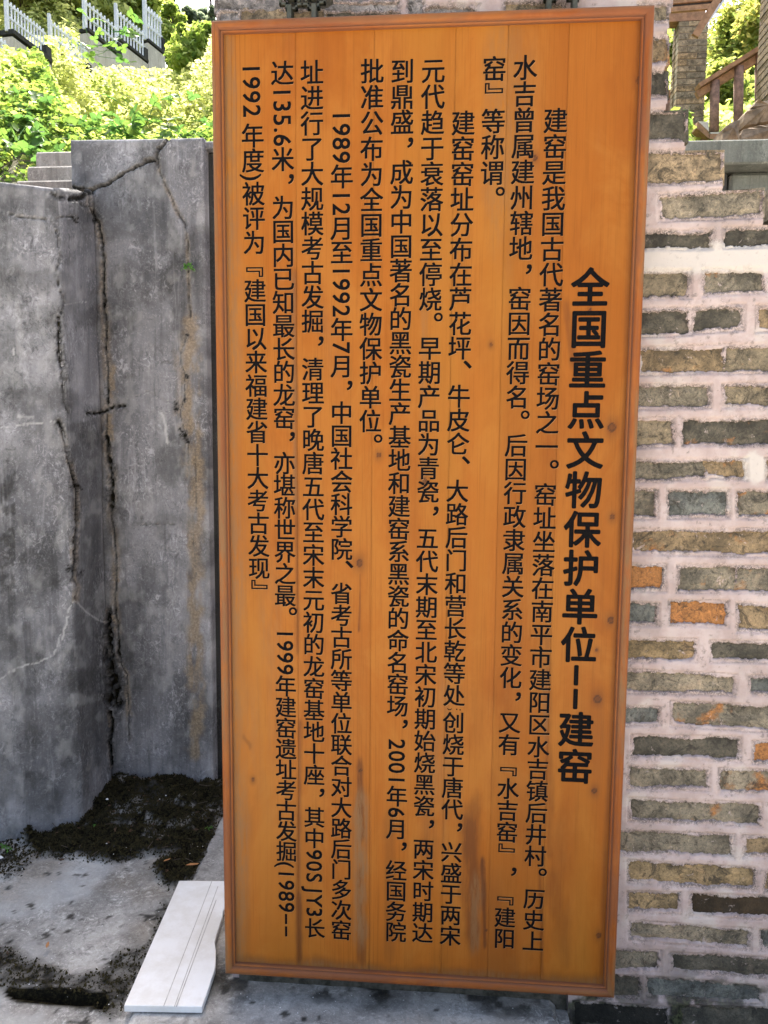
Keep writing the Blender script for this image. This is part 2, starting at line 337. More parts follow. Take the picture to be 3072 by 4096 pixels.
# ------------------------------------------------------------------ cracks and stains traced on the old walls
def zr(reg, pts):
    ox, oy = {1: (0, 0), 2: (0, 1024), 3: (0, 2048), 4: (0, 3072)}[reg]
    return [(ox+x*0.61724, oy+y*0.61724) for x, y in pts]
CRACKS = [
    (zr(1, [(335, 1262), (375, 1275), (410, 1292)]), 12, 0.004, 0.9, 0), (zr(1, [(365, 1215), (370, 1262)]), 5, 0.002, 0.7, 0),
    (zr(1, [(455, 1292), (520, 1285), (560, 1262), (600, 1240)]), 13, 0.006, 0.9, 0), (zr(1, [(470, 1225), (530, 1218), (575, 1232)]), 7, 0.01, 0.9, 0), (zr(1, [(520, 1320), (590, 1350), (640, 1400)]), 9, 0.003, 0.55, 0),
   # (polyline, half width px, depth m, moss, ochre halo px)
    (zr(1, [(1090, 890), (1065, 930), (1025, 965), (1012, 1030), (960, 1045), (870, 1085), (760, 1150), (700, 1190), (590, 1225), (560, 1238), (470, 1215)]), 5.5, 0.03, 0.9, 0),
    (zr(1, [(940, 1040), (1015, 1035), (1012, 1060)]), 10, 0.02, 0.7, 0),
    (zr(1, [(1015, 1040), (1030, 1100), (1060, 1180), (1110, 1290), (1160, 1390), (1200, 1460), (1215, 1560), (1220, 1659)]), 2.2, 0.01, 0.6, 10),
    (zr(2, [(1220, 0), (1225, 100), (1222, 200), (1230, 390)]), 1.8, 0.01, 0.7, 8),
    (zr(2, [(1210, 510), (1170, 620), (1170, 700), (1195, 750), (1190, 930), (1170, 1000), (1190, 1110), (1222, 1200), (1215, 1330)]), 1.5, 0.006, 0.5, 26),
    (zr(2, [(1265, 1260), (1270, 1659)])+zr(3, [(1250, 0), (1248, 150), (1262, 280), (1270, 420)]), 1.5, 0.006, 0.4, 22),
    (zr(1, [(0, 1365), (100, 1400), (200, 1415), (290, 1415), (350, 1440), (400, 1405), (480, 1405)]), 2.2, 0.008, 0.5, 0),
    (zr(1, [(350, 1440), (375, 1540), (390, 1659)])+zr(2, [(372, 90), (380, 200), (420, 310), (388, 390), (372, 430)]), 2.5, 0.01, 0.8, 0),
    (zr(2, [(380, 400), (385, 500), (385, 590), (400, 700), (415, 800)]), 12, 0.012, 1.0, 0),
    (zr(2, [(408, 800), (405, 860), (420, 950), (440, 1005)]), 5.5, 0.010, 0.9, 0),
    (zr(2, [(375, 1070), (400, 1130), (430, 1220), (450, 1330), (480, 1440), (490, 1500), (500, 1659)])+zr(3, [(500, 0), (500, 100), (490, 200), (490, 330), (482, 420)]), 7, 0.012, 1.0, 12),
    (zr(3, [(482, 420), (505, 490), (497, 570)]), 3.5, 0.008, 0.6, 12),
    (zr(1, [(570, 1240), (600, 1380), (640, 1450), (655, 1560), (665, 1659)])+zr(2, [(668, 120), (670, 250)]), 5, 0.014, 0.9, 16),
    (zr(2, [(668, 240), (672, 330)]), 8, 0.012, 1.0, 12),
    (zr(2, [(672, 330), (685, 400), (690, 490), (685, 620), (700, 720)]), 5, 0.012, 0.9, 20),
    (zr(2, [(695, 850), (700, 960)]), 6, 0.012, 1.0, 18),
    (zr(2, [(700, 720), (695, 870), (700, 960), (690, 1060), (690, 1180)]), 2.5, 0.012, 0.7, 26),
    (zr(2, [(690, 1170), (700, 1290), (720, 1380), (730, 1440)]), 10, 0.012, 1.0, 18),
    (zr(2, [(725, 1440), (722, 1620)]), 12, 0.012, 1.0, 18),
    (zr(2, [(722, 1620), (720, 1659)])+zr(3, [(720, 40), (735, 120), (750, 250), (752, 430), (740, 560), (750, 650), (765, 780), (772, 830)]), 3.5, 0.010, 0.8, 18),
    (zr(3, [(768, 840), (768, 930)]), 7, 0.010, 1.0, 10),
    (zr(3, [(770, 930), (800, 1020), (820, 1060), (832, 1300), (836, 1480)]), 2, 0.008, 0.7, 12),
    (zr(3, [(705, 655), (695, 730), (705, 800), (705, 900), (725, 960), (715, 1040)]), 14, 0.02, 1.0, 10),
    (zr(3, [(700, 860), (720, 980)]), 22, 0.02, 1.0, 0),
    (zr(3, [(725, 1080), (735, 1150), (720, 1230), (755, 1250)]), 28, 0.02, 1.0, 0),
    (zr(3, [(715, 1300), (722, 1400), (712, 1500), (720, 1640)]), 8, 0.014, 1.0, 12),
    (zr(2, [(560, 1020), (640, 1020), (690, 1000)]), 6, 0.010, 0.95, 0),
    (zr(2, [(690, 992), (740, 978), (803, 970)]), 7, 0.012, 1.0, 0),
    (zr(3, [(905, 85), (1090, 78), (1140, 88)]), 2, 0.005, 0.5, 0),
    (zr(2, [(1025, 690), (1140, 700)]), 1.5, 0.004, 0.3, 0),
    (zr(2, [(860, 920), (960, 880), (1090, 950)]), 1.4, 0.003, 0.2, 0),
]
WHITE = [(zr(2, [(0, 1115), (100, 1100), (200, 1085), (370, 1075)]), 3.5), (zr(2, [(420, 318), (500, 300), (560, 298)]), 2),
         (zr(3, [(495, 575), (440, 640), (425, 740), (402, 830)]), 4), (zr(3, [(392, 800), (355, 920)]), 4),
         (zr(3, [(500, 580), (560, 650), (640, 700), (690, 715)]), 3.2), (zr(3, [(340, 930), (280, 960), (180, 990), (100, 1015), (40, 1050), (0, 1090)]), 3),
         (zr(2, [(1050, 1020), (1075, 1100), (1085, 1210)]), 7), (zr(2, [(85, 600), (88, 640)]), 5), (zr(2, [(120, 1040), (210, 1045)]), 7)]
BLOBS = [(zr(2, [(1210, 780)])[0], 9), (zr(2, [(1190, 935)])[0], 11), (zr(2, [(1145, 980)])[0], 16), (zr(2, [(1185, 1150)])[0], 19), (zr(2, [(1217, 1197)])[0], 11),
         (zr(2, [(1210, 512)])[0], 6), (zr(1, [(620, 1425)])[0], 17),
         (zr(1, [(480, 1418)])[0], 14), (zr(3, [(485, 385)])[0], 26), (zr(2, [(487, 1490)])[0], 20), (zr(2, [(1225, 95)])[0], 5)]
OCHRE = [(zr(2, [(1230, 420), (1240, 620), (1225, 800), (1240, 1000), (1260, 1300), (1275, 1659)])+zr(3, [(1270, 0), (1270, 500), (1265, 900), (1275, 1300), (1270, 1560)]), 38),
         (zr(2, [(720, 720), (722, 900)]), 18), (zr(2, [(700, 1040), (712, 1170)]), 20), (zr(3, [(752, 400), (750, 440)]), 12), (zr(3, [(745, 690), (752, 810)]), 12)]

def wall_marks(P):
    X, Y = proj(P); w1 = (fbm(X/28, Y/28, 3)-0.5)*2; w2 = (fbm(X/7, Y/7, 5, 3)-0.5)*2
    Xw = X+w1*6+w2*2.5; Yw = Y+w2*5
    n = len(X); dep = np.zeros(n); moss = np.zeros(n); och = np.zeros(n); wh = np.zeros(n); damp = np.zeros(n)
    for pts, w, dp, ms, oc in CRACKS:
        d = polydist(Xw, Yw, pts); lw = w*(0.5+0.9*fbm(X/13, Y/13, 8, 2))
        core = 1-sstep(lw*0.5, lw*1.05+1.0, d)
        brk = sstep(0.30, 0.50, fbm(X/9, Y/16, 51, 3))
        dep = np.maximum(dep, core*dp*(0.35+0.65*brk)); moss = np.maximum(moss, core*ms*(0.45+0.55*brk))
        moss = np.maximum(moss, 0.55*ms*(1-sstep(lw, lw*3.0+5, d))*sstep(0.50, 0.66, fbm(X/6, Y/8, 53, 3)))
        damp = np.maximum(damp, 0.8*ms*(1-sstep(lw, lw*4+12, d))*sstep(0.3, 0.6, fbm(X/18, Y/40, 55, 3)))
        wh = np.maximum(wh, 0.6*np.exp(-((d-lw*1.5-2)/2.2)**2)*sstep(0.5, 0.65, fbm(X/11, Y/20, 57, 3)))
        if oc: och = np.maximum(och, 0.5*(1-sstep(oc*0.3, oc*1.6, d))*sstep(0.3, 0.6, fbm(X/22, Y/60, 12)))
    for (bx, by), r in BLOBS:
        d = np.hypot(X-bx+w1*r*1.3+w2*r*0.6, (Y-by+w2*r*0.9)*0.8); c = (1-sstep(r*0.5, r*1.2, d))*(0.6+0.4*sstep(0.4, 0.6, fbm(X/5, Y/5, 77, 2))); moss = np.maximum(moss, c); dep = np.maximum(dep, -0.0*c)
    for pts, w in OCHRE:
        d = polydist(X+w1*22, Y+w1*10, pts); och = np.maximum(och, 0.75*(1-sstep(w*0.35, w*1.25, d))*sstep(0.25, 0.55, fbm(X/30, Y/90, 15)))
    for pts, w in WHITE:
        d = polydist(Xw, Yw, pts); wh = np.maximum(wh, 1-sstep(w*0.4, w*1.1, d))
    wh = np.maximum(wh, 0.34*sstep(0.52, 0.74, fbm(X/40, Y/70, 21, 5)))
    # damp dark algae, in broad patches of its own
    pat = sstep(0.58, 0.75, fbm(X/120, Y/160, 31, 5)); moss = np.maximum(moss, 0.35*pat)
    moss = np.where(X < 60, np.maximum(moss, 0.55*sstep(2500, 2300, Y)*sstep(1750, 2000, Y)*sstep(0.4, 0.55, fbm(X/30, Y/40, 35))), moss)
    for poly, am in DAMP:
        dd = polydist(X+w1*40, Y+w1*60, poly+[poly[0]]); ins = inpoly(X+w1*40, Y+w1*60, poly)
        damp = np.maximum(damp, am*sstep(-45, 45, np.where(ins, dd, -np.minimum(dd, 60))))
    damp = np.maximum(damp, 0.75*sstep(0.47, 0.66, fbm(X/150+4, Y/210, 59, 5)))
    return dep, moss, och*(1-moss), wh, np.clip(damp, 0, 1)
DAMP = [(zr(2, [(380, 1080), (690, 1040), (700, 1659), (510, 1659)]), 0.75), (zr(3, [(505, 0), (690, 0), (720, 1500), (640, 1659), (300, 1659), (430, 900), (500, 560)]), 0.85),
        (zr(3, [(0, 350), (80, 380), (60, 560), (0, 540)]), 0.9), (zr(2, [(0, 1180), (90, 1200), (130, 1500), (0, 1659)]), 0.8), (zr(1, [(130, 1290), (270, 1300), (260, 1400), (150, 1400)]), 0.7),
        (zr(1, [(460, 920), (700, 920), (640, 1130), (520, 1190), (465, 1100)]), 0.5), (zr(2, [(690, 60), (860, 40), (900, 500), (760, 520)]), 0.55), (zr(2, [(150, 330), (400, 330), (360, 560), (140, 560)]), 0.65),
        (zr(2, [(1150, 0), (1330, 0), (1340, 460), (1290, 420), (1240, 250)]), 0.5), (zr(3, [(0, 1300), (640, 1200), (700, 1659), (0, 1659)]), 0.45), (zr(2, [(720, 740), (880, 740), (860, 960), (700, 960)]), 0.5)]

def relief_wall(name, A, B, zb, topA, topB, normal, thick, mat, res=0.0042, parent=None, extra=None, sides=True, **pr):
    """upright wall from plan point A to B, front face displaced along 'normal'"""
    A = np.array(A); B = np.array(B); L = np.linalg.norm(B-A)
    nu = int(L/res)+2; nv = int((max(topA, topB)-zb)/res)+2
    s = np.linspace(0, 1, nu)[:, None]; t = np.linspace(0, 1, nv)[None]
    top = topA+(topB-topA)*s
    Z = (zb+(top-zb)*t); X = A[0]+(B[0]-A[0])*s+0*t; Y = A[1]+(B[1]-A[1])*s+0*t
    P = np.stack([X, Y, Z], -1).reshape(-1, 3)
    dep, moss, och, wh, damp = wall_marks(P)
    su = (s*L+0*t).ravel(); zz = Z.ravel()
    relief = (fbm(su*4, zz*3, 41)-0.5)*0.014+(fbm(su*22, zz*22, 43)-0.5)*0.004
    edge = np.minimum(np.minimum(su, L-su), (top+0*t).ravel()-zz)
    rnd_ = 0.006*(1-sstep(0, 0.012, edge+0.004*fbm(su*60, zz*60, 47)))
    nrm = np.array([*normal, 0.0])
    P2 = P+nrm*(relief-dep+moss*0.0025*vnoise(su*300, zz*300, 5)*(dep < 0.02)-rnd_)[:, None]
    Fc = grid(nu, nv)
    # make sure the front faces outward
    a, b, c = P2[Fc[0, 0]], P2[Fc[0, 1]], P2[Fc[0, 2]]
    if np.dot(np.cross(b-a, c-a), nrm) < 0: Fc = Fc[:, ::-1]
    V = P2; att = dict(moss=moss, ochre=och, white=wh, damp=damp)
    idx = np.arange(nu*nv).reshape(nu, nv); loop = np.concatenate([idx[:, -1], idx[-1, ::-1][1:], idx[::-1, 0][1:], idx[0, :][1:]])
    back = P[loop]-nrm*thick
    nb = len(V); V = np.vstack([V, back]); k = len(loop)
    q = np.stack([loop[:-1], loop[1:], nb+np.arange(1, k), nb+np.arange(k-1)], 1)
    Fc = np.vstack([Fc, q])
    for kk in att: att[kk] = np.concatenate([att[kk], att[kk][loop]])
    me = mesh(name, V, Fc, mat, att, smooth=True)
    return link(name, me, parent, **pr)

# plan of the old walls
P1 = at_z(330, 3312, 0)[:2]; P2 = at_z(448, 3160, 0)[:2]; P0 = at_z(0, 3385, 0)[:2]
d01 = (P1-P0)/np.linalg.norm(P1-P0)
PL = P1-d01*1.5                             # carried on to the left, out of the picture
YS = float(P2[1])+0.01                      # front plane of the tall slab
xs0 = float(at_y(281, 640, YS)[0]); xs1 = float(at_y(853, 3000, YS)[0])
ZT = float(at_y(550, 556, YS)[2])
def hit_z(px, py, P):                       # height where the sight line passes over plan point P
    d = ray(px, py); return float(CZ+d[2]*np.hypot(*P)/np.hypot(d[0], d[1]))
zP1 = hit_z(244, 752, P1); zP2 = hit_z(372, 757, P2); zP0 = hit_z(-60, 733, P0)
def nr(a, b):
    d = (b-a)/np.linalg.norm(b-a); return np.array([d[1], -d[0]])
wl_ = thing('courtyard_wall', 'low grey cracked plaster wall at the far left, its top below the tall slab', 'wall', (*P1, 0))
def local(o, par):                          # keep world coordinates under an empty that stands elsewhere
    o.parent = par; o.matrix_parent_inverse = Matrix.Translation(par.location).inverted(); return o
zPL = zP1+(zP0-zP1)*1.5/np.linalg.norm(P1-P0)*0.6
o = relief_wall('plaster_face', PL, P1, -0.05, zPL, zP1, nr(PL, P1), 0.22, M_CONC, res=0.005); local(o, wl_)
o = relief_wall('return_face', P1, P2, -0.05, zP1, zP2, nr(P1, P2), 0.22, M_CONC); local(o, wl_)
o['label'] = 'darker plaster face turning back to the tall slab'
sl_ = thing('concrete_slab', 'tall grey concrete slab with a broken upper corner and rusty streaks left of the sign', 'wall', ((xs0+xs1)/2, YS, 0))
o = relief_wall('slab_face', np.array([xs0, YS]), np.array([xs1, YS]), -0.05, ZT+0.004, ZT, np.array([0, -1.0]), 0.30, M_CONC); local(o, sl_)
mb = MB(); mb.box(xs1-0.02, xs1+0.30, YS+0.05, YS+0.28, -0.05, ZT-0.03); o = mb.obj('shaded_side', M_DARKC, bevel=0.004); local(o, sl_)  # slab's side in shade, the darkness put into its colour
mb = MB(); mb.box(xs1-0.01, xs1+0.30, YS+0.02, YS+0.285, ZT-0.028, ZT-0.004); o = mb.obj('coping', M_CONC, bevel=0.004); local(o, sl_)

# ------------------------------------------------------------------ courtyard floor
def floor_marks(X, Y, Z):
    px, py = proj(np.stack([X, Y, Z], -1))
    w = (fbm(X*14, Y*14, 61)-0.5)*60+(fbm(X*55, Y*55, 63, 3)-0.5)*26
    pile = zr(4, [(150, 430), (250, 455), (360, 430), (480, 395), (540, 370), (610, 250), (690, 150), (790, 90), (950, 90), (1090, 110), (1300, 160), (1470, 120), (1470, 260), (1250, 720), (1120, 790), (1040, 740), (1010, 640), (1160, 560), (900, 580), (700, 620), (580, 590), (450, 590), (330, 585), (200, 560), (150, 500)])
    leftd = zr(4, [(-400, 440), (200, 480), (230, 590), (150, 690), (0, 720), (-400, 700)])
    low = zr(4, [(-500, 1150), (60, 1160), (250, 1230), (480, 1340), (620, 1310), (760, 1200), (960, 1150), (1060, 860), (1100, 900), (800, 1550), (700, 1620), (620, 1550), (450, 1480), (250, 1430), (-500, 1430)])
    slot = zr(4, [(60, 1440), (400, 1440), (690, 1475), (685, 1540), (560, 1515), (110, 1470)])
    def soft(poly, s=14):
        dd = polydist(px+w*0.5, py+w*0.35, poly+[poly[0]]); ins = inpoly(px+w*0.5, py+w*0.35, poly)
        return sstep(-s, s, np.where(ins, dd, -dd))
    mp, ml, mlow = soft(pile), soft(leftd, 10)*0.8, soft(low, 34)
    sp = sstep(0.48, 0.6, fbm(X*45, Y*45, 66, 3))
    mlow = mlow*np.clip(0.72+sp, 0, 0.95)*(0.82+0.18*sstep(0.4, 0.6, fbm(X*20, Y*20, 67)))
    dd = polydist(px, py, slot+[slot[0]]); ins = inpoly(px, py, slot); sdl = np.where(ins, dd, -dd)+w*0.12; ms = sstep(-3, 4, sdl); slot_shade = sstep(-27, -15, sdl)  # second mask paints the deep slot's shade into the moss colour
    spots = 0.8*sstep(0.70, 0.76, fbm(X*38, Y*38, 68, 3))
    moss = np.clip(np.maximum.reduce([mp, ml*np.clip(0.3+sp, 0, 1), mlow, slot_shade, spots]), 0, 1)  # moss mask also carries the painted shade of the deep slot
    return mp, ml, mlow, ms, moss, px, py
def build_floor():
    x0, x1, y0, y1, r = -2.4, 0.30, 0.9, 2.95, 0.0075
    nu, nv = int((x1-x0)/r), int((y1-y0)/r)
    X, Y = np.meshgrid(np.linspace(x0, x1, nu), np.linspace(y0, y1, nv), indexing='ij'); X = X.ravel(); Y = Y.ravel()
    mp, ml, mlow, ms, moss, px, py = floor_marks(X, Y, 0*X)
    hollow = 1-sstep(14, 60, np.hypot((px-600)*0.8, (py-3235)))      # pale stone dimple in the heap
    rough = fbm(X*34, Y*34, 71, 4)-0.4
    dw = np.clip(YS-Y, 0, 9)
    back = sstep(0.45, 0.0, dw)
    Z = (fbm(X*3, Y*3, 70)-0.5)*0.012+(fbm(X*30, Y*30, 72)-0.5)*0.005-0.004
    Z = Z+mp*(0.010+0.045*back+0.055*rough)+ml*(0.012+0.03*rough)+mlow*(0.003+0.016*rough)-0.12*ms
    moss = moss*(1-0.75*hollow)
    wh = 0.75*sstep(0.50, 0.68, fbm(X*7, Y*7, 75, 5))*(1-moss)
    mp0 = sstep(0.55, 0.66, fbm(X*9+3, Y*16, 78, 5)); moss = np.maximum(moss, mp*0.9); moss = moss*(1-0.55*mp*mp0*sstep(0.4, 0.55, fbm(X*50, Y*50, 80, 3)))
    wh = np.maximum(wh, (vnoise(X*150, Y*150, 77) > 0.985)*1.0)
    och = 0.35*sstep(0.5, 0.8, fbm(X*5, Y*5, 79))*(1-moss)
    me = mesh('floor', np.stack([X, Y, Z], -1), grid(nu, nv), M_FLOOR, dict(moss=moss, ochre=och, white=wh), smooth=True)
    link('floor', me, kind='structure')
    return X, Y, Z, mp, mlow*(ms < 0.05), ml
FX, FY, FZ, FMP, FML, FMLD = build_floor()

# the low concrete plinth the sign stands over
def plinth():
    eL0 = at_z(537, 4040, 0.0); eL1 = at_z(893, 3255, 0.0)
    sl = (eL1[0]-eL0[0])/(eL1[1]-eL0[1])
    y0, y1 = 0.95, 2.55
    yw = 1.63
    eR = at_z(2215, 3985, 0.0)[0]; eR1 = at_z(2240, 4096, 0.0); slr = (eR1[0]-eR)/(eR1[1]-at_z(2215, 3985, 0.0)[1])
    r = 0.007; nu, nv = int(1.1/r), int((y1-y0)/r)
    s, Yg = np.meshgrid(np.linspace(0, 1, nu), np.linspace(y0, y1, nv), indexing='ij')
    XL = eL0[0]+sl*(Yg-eL0[1])+(fbm(Yg*25, Yg*0, 81)-0.5)*0.012
    XR = np.where(Yg > 1.66, -0.50, eR+slr*(np.minimum(Yg, 1.62)-1.62))+(fbm(Yg*30, Yg*0+4, 82)-0.5)*0.010
    Xg = XL+(XR-XL)*s; X = Xg.ravel(); Y = Yg.ravel()
    edge = np.minimum(s*(XR-XL), (1-s)*(XR-XL)).ravel()
    Z = 0.016+(fbm(X*26, Y*26, 84)-0.5)*0.004-0.012*(1-sstep(0, 0.012, edge))
    px, py = proj(np.stack([X, Y, Z], -1))
    moss = 0.85*sstep(0.50, 0.62, fbm(X*16, Y*16, 86, 5))*sstep(0.10, 0.0, np.abs(Y-1.60))
    moss = np.maximum(moss, 0.9*(1-sstep(14, 34, np.hypot((px-905)*0.9, py-3955)+30*(fbm(X*50, Y*50, 5)-0.5))))
    for bx, by, r_ in ((1140, 4055, 22), (1215, 4075, 18), (1275, 4070, 15), (1010, 4010, 12), (1550, 4060, 12), (1750, 4040, 16)):
        moss = np.maximum(moss, 0.85*(1-sstep(r_*0.5, r_, np.hypot(px-bx, (py-by)*1.5)+24*(fbm(X*60, Y*60, 6)-0.5))))
    moss = np.maximum(moss, 0.4*sstep(0.5, 0.7, fbm(X*60, Y*60, 87, 3))*sstep(0.45, 0.6, fbm(X*6, Y*6, 88)))
    wh = np.maximum(0.3*sstep(0.5, 0.75, fbm(X*8, Y*8, 89, 5))*(1-moss), (vnoise(X*140, Y*140, 90) > 0.988)*1.0)
    att = dict(moss=moss, ochre=0.25*sstep(0.5, 0.7, fbm(X*4, Y*4, 91)), white=wh)
    V = np.stack([X, Y, Z], -1); idx = np.arange(nu*nv).reshape(nu, nv)
    loop = np.concatenate([idx[:, 0], idx[-1, :][1:], idx[::-1, -1][1:], idx[0, ::-1][1:]]); low = V[loop].copy(); low[:, 2] = -0.26
    k = len(loop); nb = len(V); q = np.stack([loop[:-1], nb+np.arange(k-1), nb+np.arange(1, k), loop[1:]], 1)
    for kk in att: att[kk] = np.concatenate([att[kk], np.full(k, 0.6 if kk == 'moss' else 0.0)])
    me = mesh('plinth', np.vstack([V, low]), np.vstack([grid(nu, nv), q[:, ::-1]]), M_FLOOR, att, smooth=True)
    o = link('concrete_plinth', me, kind='structure')
plinth()
# drain pit to the right of the plinth
mb = MB(); mb.box(0.18, 2.2, 0.3, 1.9, -0.36, -0.27); o = mb.obj('drain_bed', M_DARKC); o['kind'] = 'structure'
# courtyard ground around and behind the camera
M_PAVE = simple('pale_courtyard_paving', (0.62, 0.57, 0.50), 0.9, (0.54, 0.50, 0.43), 5)
mb = MB(); mb.box(-14, 14, -16, 3.0, -0.6, -0.37); mb.box(-14, -2.38, -16, 0.905, -0.37, -0.02)
mb.box(-2.38, 2.2, -16, 0.905, -0.37, -0.006); mb.box(2.2, 14, -16, 2.6, -0.37, -0.02)
o = mb.obj('ground', M_PAVE); o['kind'] = 'structure'

# moss and grit lying in the wet corner
def tufts():
    rs = np.random.RandomState(5)
    wgt = FMP*1.0+(FML>0.4)*FML*0.30+FMLD*0.55; p = wgt/wgt.sum()
    i = rs.choice(len(FX), 34000, p=p); n = len(i)
    c = np.stack([FX[i], FY[i], FZ[i]], -1)+rs.randn(n, 3)*[0.004, 0.004, 0.0008]
    a = rs.rand(n)*6.28; s = 0.0013+0.0035*rs.rand(n)**2.5
    base = np.array([[1, 0, 0], [-0.5, 0.87, 0], [-0.5, -0.87, 0], [0, 0, 1.3]])
    ca, sa = np.cos(a), np.sin(a)
    V = np.zeros((n, 4, 3))
    for k in range(4):
        b = base[k]; V[:, k, 0] = (b[0]*ca-b[1]*sa)*s; V[:, k, 1] = (b[0]*sa+b[1]*ca)*s; V[:, k, 2] = b[2]*s*(0.6+rs.rand(n))
    V += c[:, None]; V[:, 3, :2] += rs.randn(n, 2)*0.002
    f = np.array([[0, 1, 3], [1, 2, 3], [2, 0, 3]]); Fc = (np.arange(n)[:, None, None]*4+f[None]).reshape(-1, 3)
    link('moss', mesh('moss', V.reshape(-1, 3), Fc, M_GRANULE), kind='stuff', label='black moss and soil crumbs heaped along the wall foot', category='moss')
tufts()

# ------------------------------------------------------------------ brick wall
YW = 1.600
def zb(reg, x, y): return 2300+x*0.46534, {5: 0, 6: 1024, 7: 2048, 8: 3072}[reg]+y*0.46534
PAL = dict(ol=(0.138, 0.121, 0.088), gg=(0.122, 0.114, 0.092), dk=(0.062, 0.060, 0.050), br=(0.150, 0.118, 0.075), bl=(0.090, 0.100, 0.098),
           orr=(0.24, 0.115, 0.045), vd=(0.030, 0.023, 0.015), ye=(0.17, 0.134, 0.080), pa=(0.165, 0.150, 0.118), bk=(0.016, 0.016, 0.014), tn=(0.19, 0.155, 0.105), gy=(0.155, 0.155, 0.165))
BR = [  # region, xl, xr, top-left, bottom-left, top-right, bottom-right, colour, orange share
 (5, 560, 788, 60, 190, 55, 185, 'ol', 0), (5, 560, 790, 335, 535, 330, 525, 'br', .45), (5, 560, 785, 640, 830, 635, 820, 'dk', 0),
 (5, 500, 950, 985, 1195, 970, 1190, 'dk', .1), (5, 480, 1258, 1330, 1575, 1315, 1560, 'tn', 0),
 (5, 735, 1606, 1700, 1885, 1640, 1850, 'pa', .05), (5, 480, 1150, 2020, 2130, 2005, 2125, 'dk', 0), (5, 1290, 1900, 1985, 2115, 1965, 2090, 'dk', .1),
 (6, 440, 965, 150, 355, 150, 345, 'ol', .15), (6, 1112, 1620, 145, 325, 130, 300, 'gg', .25), (6, 1675, 2200, 130, 300, 120, 290, 'ol', .1),
 (6, 420, 975, 485, 680, 470, 660, 'dk', .05), (6, 1028, 1425, 470, 645, 440, 620, 'dk', .1), (6, 1572, 2000, 450, 630, 440, 620, 'br', 0),
 (6, 560, 1275, 812, 1005, 790, 985, 'br', .35), (6, 1288, 1900, 785, 990, 780, 975, 'ol', .3),
 (6, 420, 1140, 1130, 1300, 1130, 1285, 'gg', 0), (6, 1282, 1900, 1125, 1285, 1110, 1285, 'ol', .25),
 (6, 380, 828, 1425, 1635, 1415, 1610, 'ol', .1), (6, 938, 1800, 1425, 1610, 1410, 1610, 'dk', .40),
 (6, 400, 1120, 1770, 1925, 1765, 1900, 'gg', .1), (6, 1130, 1450, 1770, 1880, 1760, 1900, 'br', .2), (6, 1650, 2200, 1760, 1920, 1760, 1920, 'br', 0),
 (6, 300, 680, 2030, 2240, 2030, 2235, 'gg', 0), (6, 812, 1300, 2030, 2230, 2025, 2230, 'bl', .35), (6, 1402, 2000, 2040, 2230, 2030, 2235, 'gg', .6),
 (7, 495, 1700, 170, 335, 160, 362, 'br', .3),
 (7, 300, 752, 465, 655, 468, 660, 'orr', .95), (7, 892, 1380, 475, 665, 480, 668, 'gg', .3), (7, 1388, 1990, 480, 668, 485, 675, 'gg', .3),
 (7, 300, 695, 790, 950, 800, 955, 'bl', .1), (7, 825, 1290, 780, 945, 780, 965, 'orr', .9), (7, 1402, 1990, 800, 1005, 810, 1015, 'br', .55),
 (7, 300, 1020, 1100, 1255, 1110, 1260, 'ye', 0), (7, 1178, 1950, 1125, 1262, 1130, 1270, 'dk', .05),
 (7, 350, 1360, 1365, 1530, 1410, 1548, 'pa', 0), (7, 1505, 2000, 1425, 1550, 1430, 1560, 'bl', 0),
 (7, 290, 700, 1680, 1820, 1690, 1800, 'bl', .1), (7, 838, 1900, 1640, 1810, 1690, 1885, 'gg', .5),
 (7, 500, 1398, 1930, 2085, 1950, 2115, 'dk', 0), (7, 1540, 2100, 1980, 2130, 1985, 2140, 'orr', .6),
 (8, 470, 1130, -5, 155, 5, 165, 'gg', .15), (8, 1252, 1900, 15, 195, 40, 215, 'pa', .6),
 (8, 478, 1575, 268, 425, 310, 480, 'gg', .3), (8, 1700, 2300, 310, 480, 320, 490, 'ol', .2),
 (8, 290, 1340, 545, 705, 580, 745, 'gg', 0), (8, 1455, 2100, 590, 740, 600, 755, 'br', .1),
 (8, 470, 1535, 800, 960, 865, 1022, 'ye', .3), (8, 1640, 2300, 900, 1040, 910, 1050, 'tn', .5),
 (8, 468, 878, 1070, 1210, 1080, 1220, 'ye', .2), (8, 1005, 1900, 1090, 1245, 1115, 1280, 'vd', 0),
 (8, 480, 1478, 1320, 1450, 1388, 1532, 'pa', .05), (8, 1602, 2300, 1400, 1535, 1420, 1560, 'bl', 0),
 (8, 250, 712, 1560, 1725, 1575, 1730, 'gg', 0), (8, 838, 1900, 1595, 1720, 1650, 1810, 'dk', 0),
 (8, 200, 545, 1780, 1960, 1790, 1965, 'dk', 0), (8, 625, 1588, 1795, 1950, 1880, 2000, 'bl', .15), (8, 1680, 2300, 1890, 2010, 1900, 2030, 'gg', 0),
 (8, 0, 800, 2010, 2190, 2060, 2240, 'bk', 0), (8, 905, 1900, 2050, 2250, 2070, 2280, 'dk', 0),
 (8, 100, 1000, 2300, 2480, 2330, 2500, 'bk', 0), (8, 1080, 2000, 2340, 2500, 2350, 2520, 'dk', 0)]
QUADS = []
for reg, xl, xr, tl, bl, tr, br, c, oa in BR:
    q = []
    for (x, y) in ((xl, tl), (xr, tr), (xr, br), (xl, bl)):
        p = at_y(*zb(reg, x, y), YW); q.append((p[0], p[2]))
    QUADS.append((np.array(q), c, oa))
def fq(x0, x1, y0, y1, c, oa=0):            # full-photo pixels, stones above the sign
    q = [(at_y(x, y, YW)[0], at_y(x, y, YW)[2]) for x, y in ((x0, y0), (x1, y0), (x1, y1), (x0, y1))]
    QUADS.append((np.array(q), c, oa))
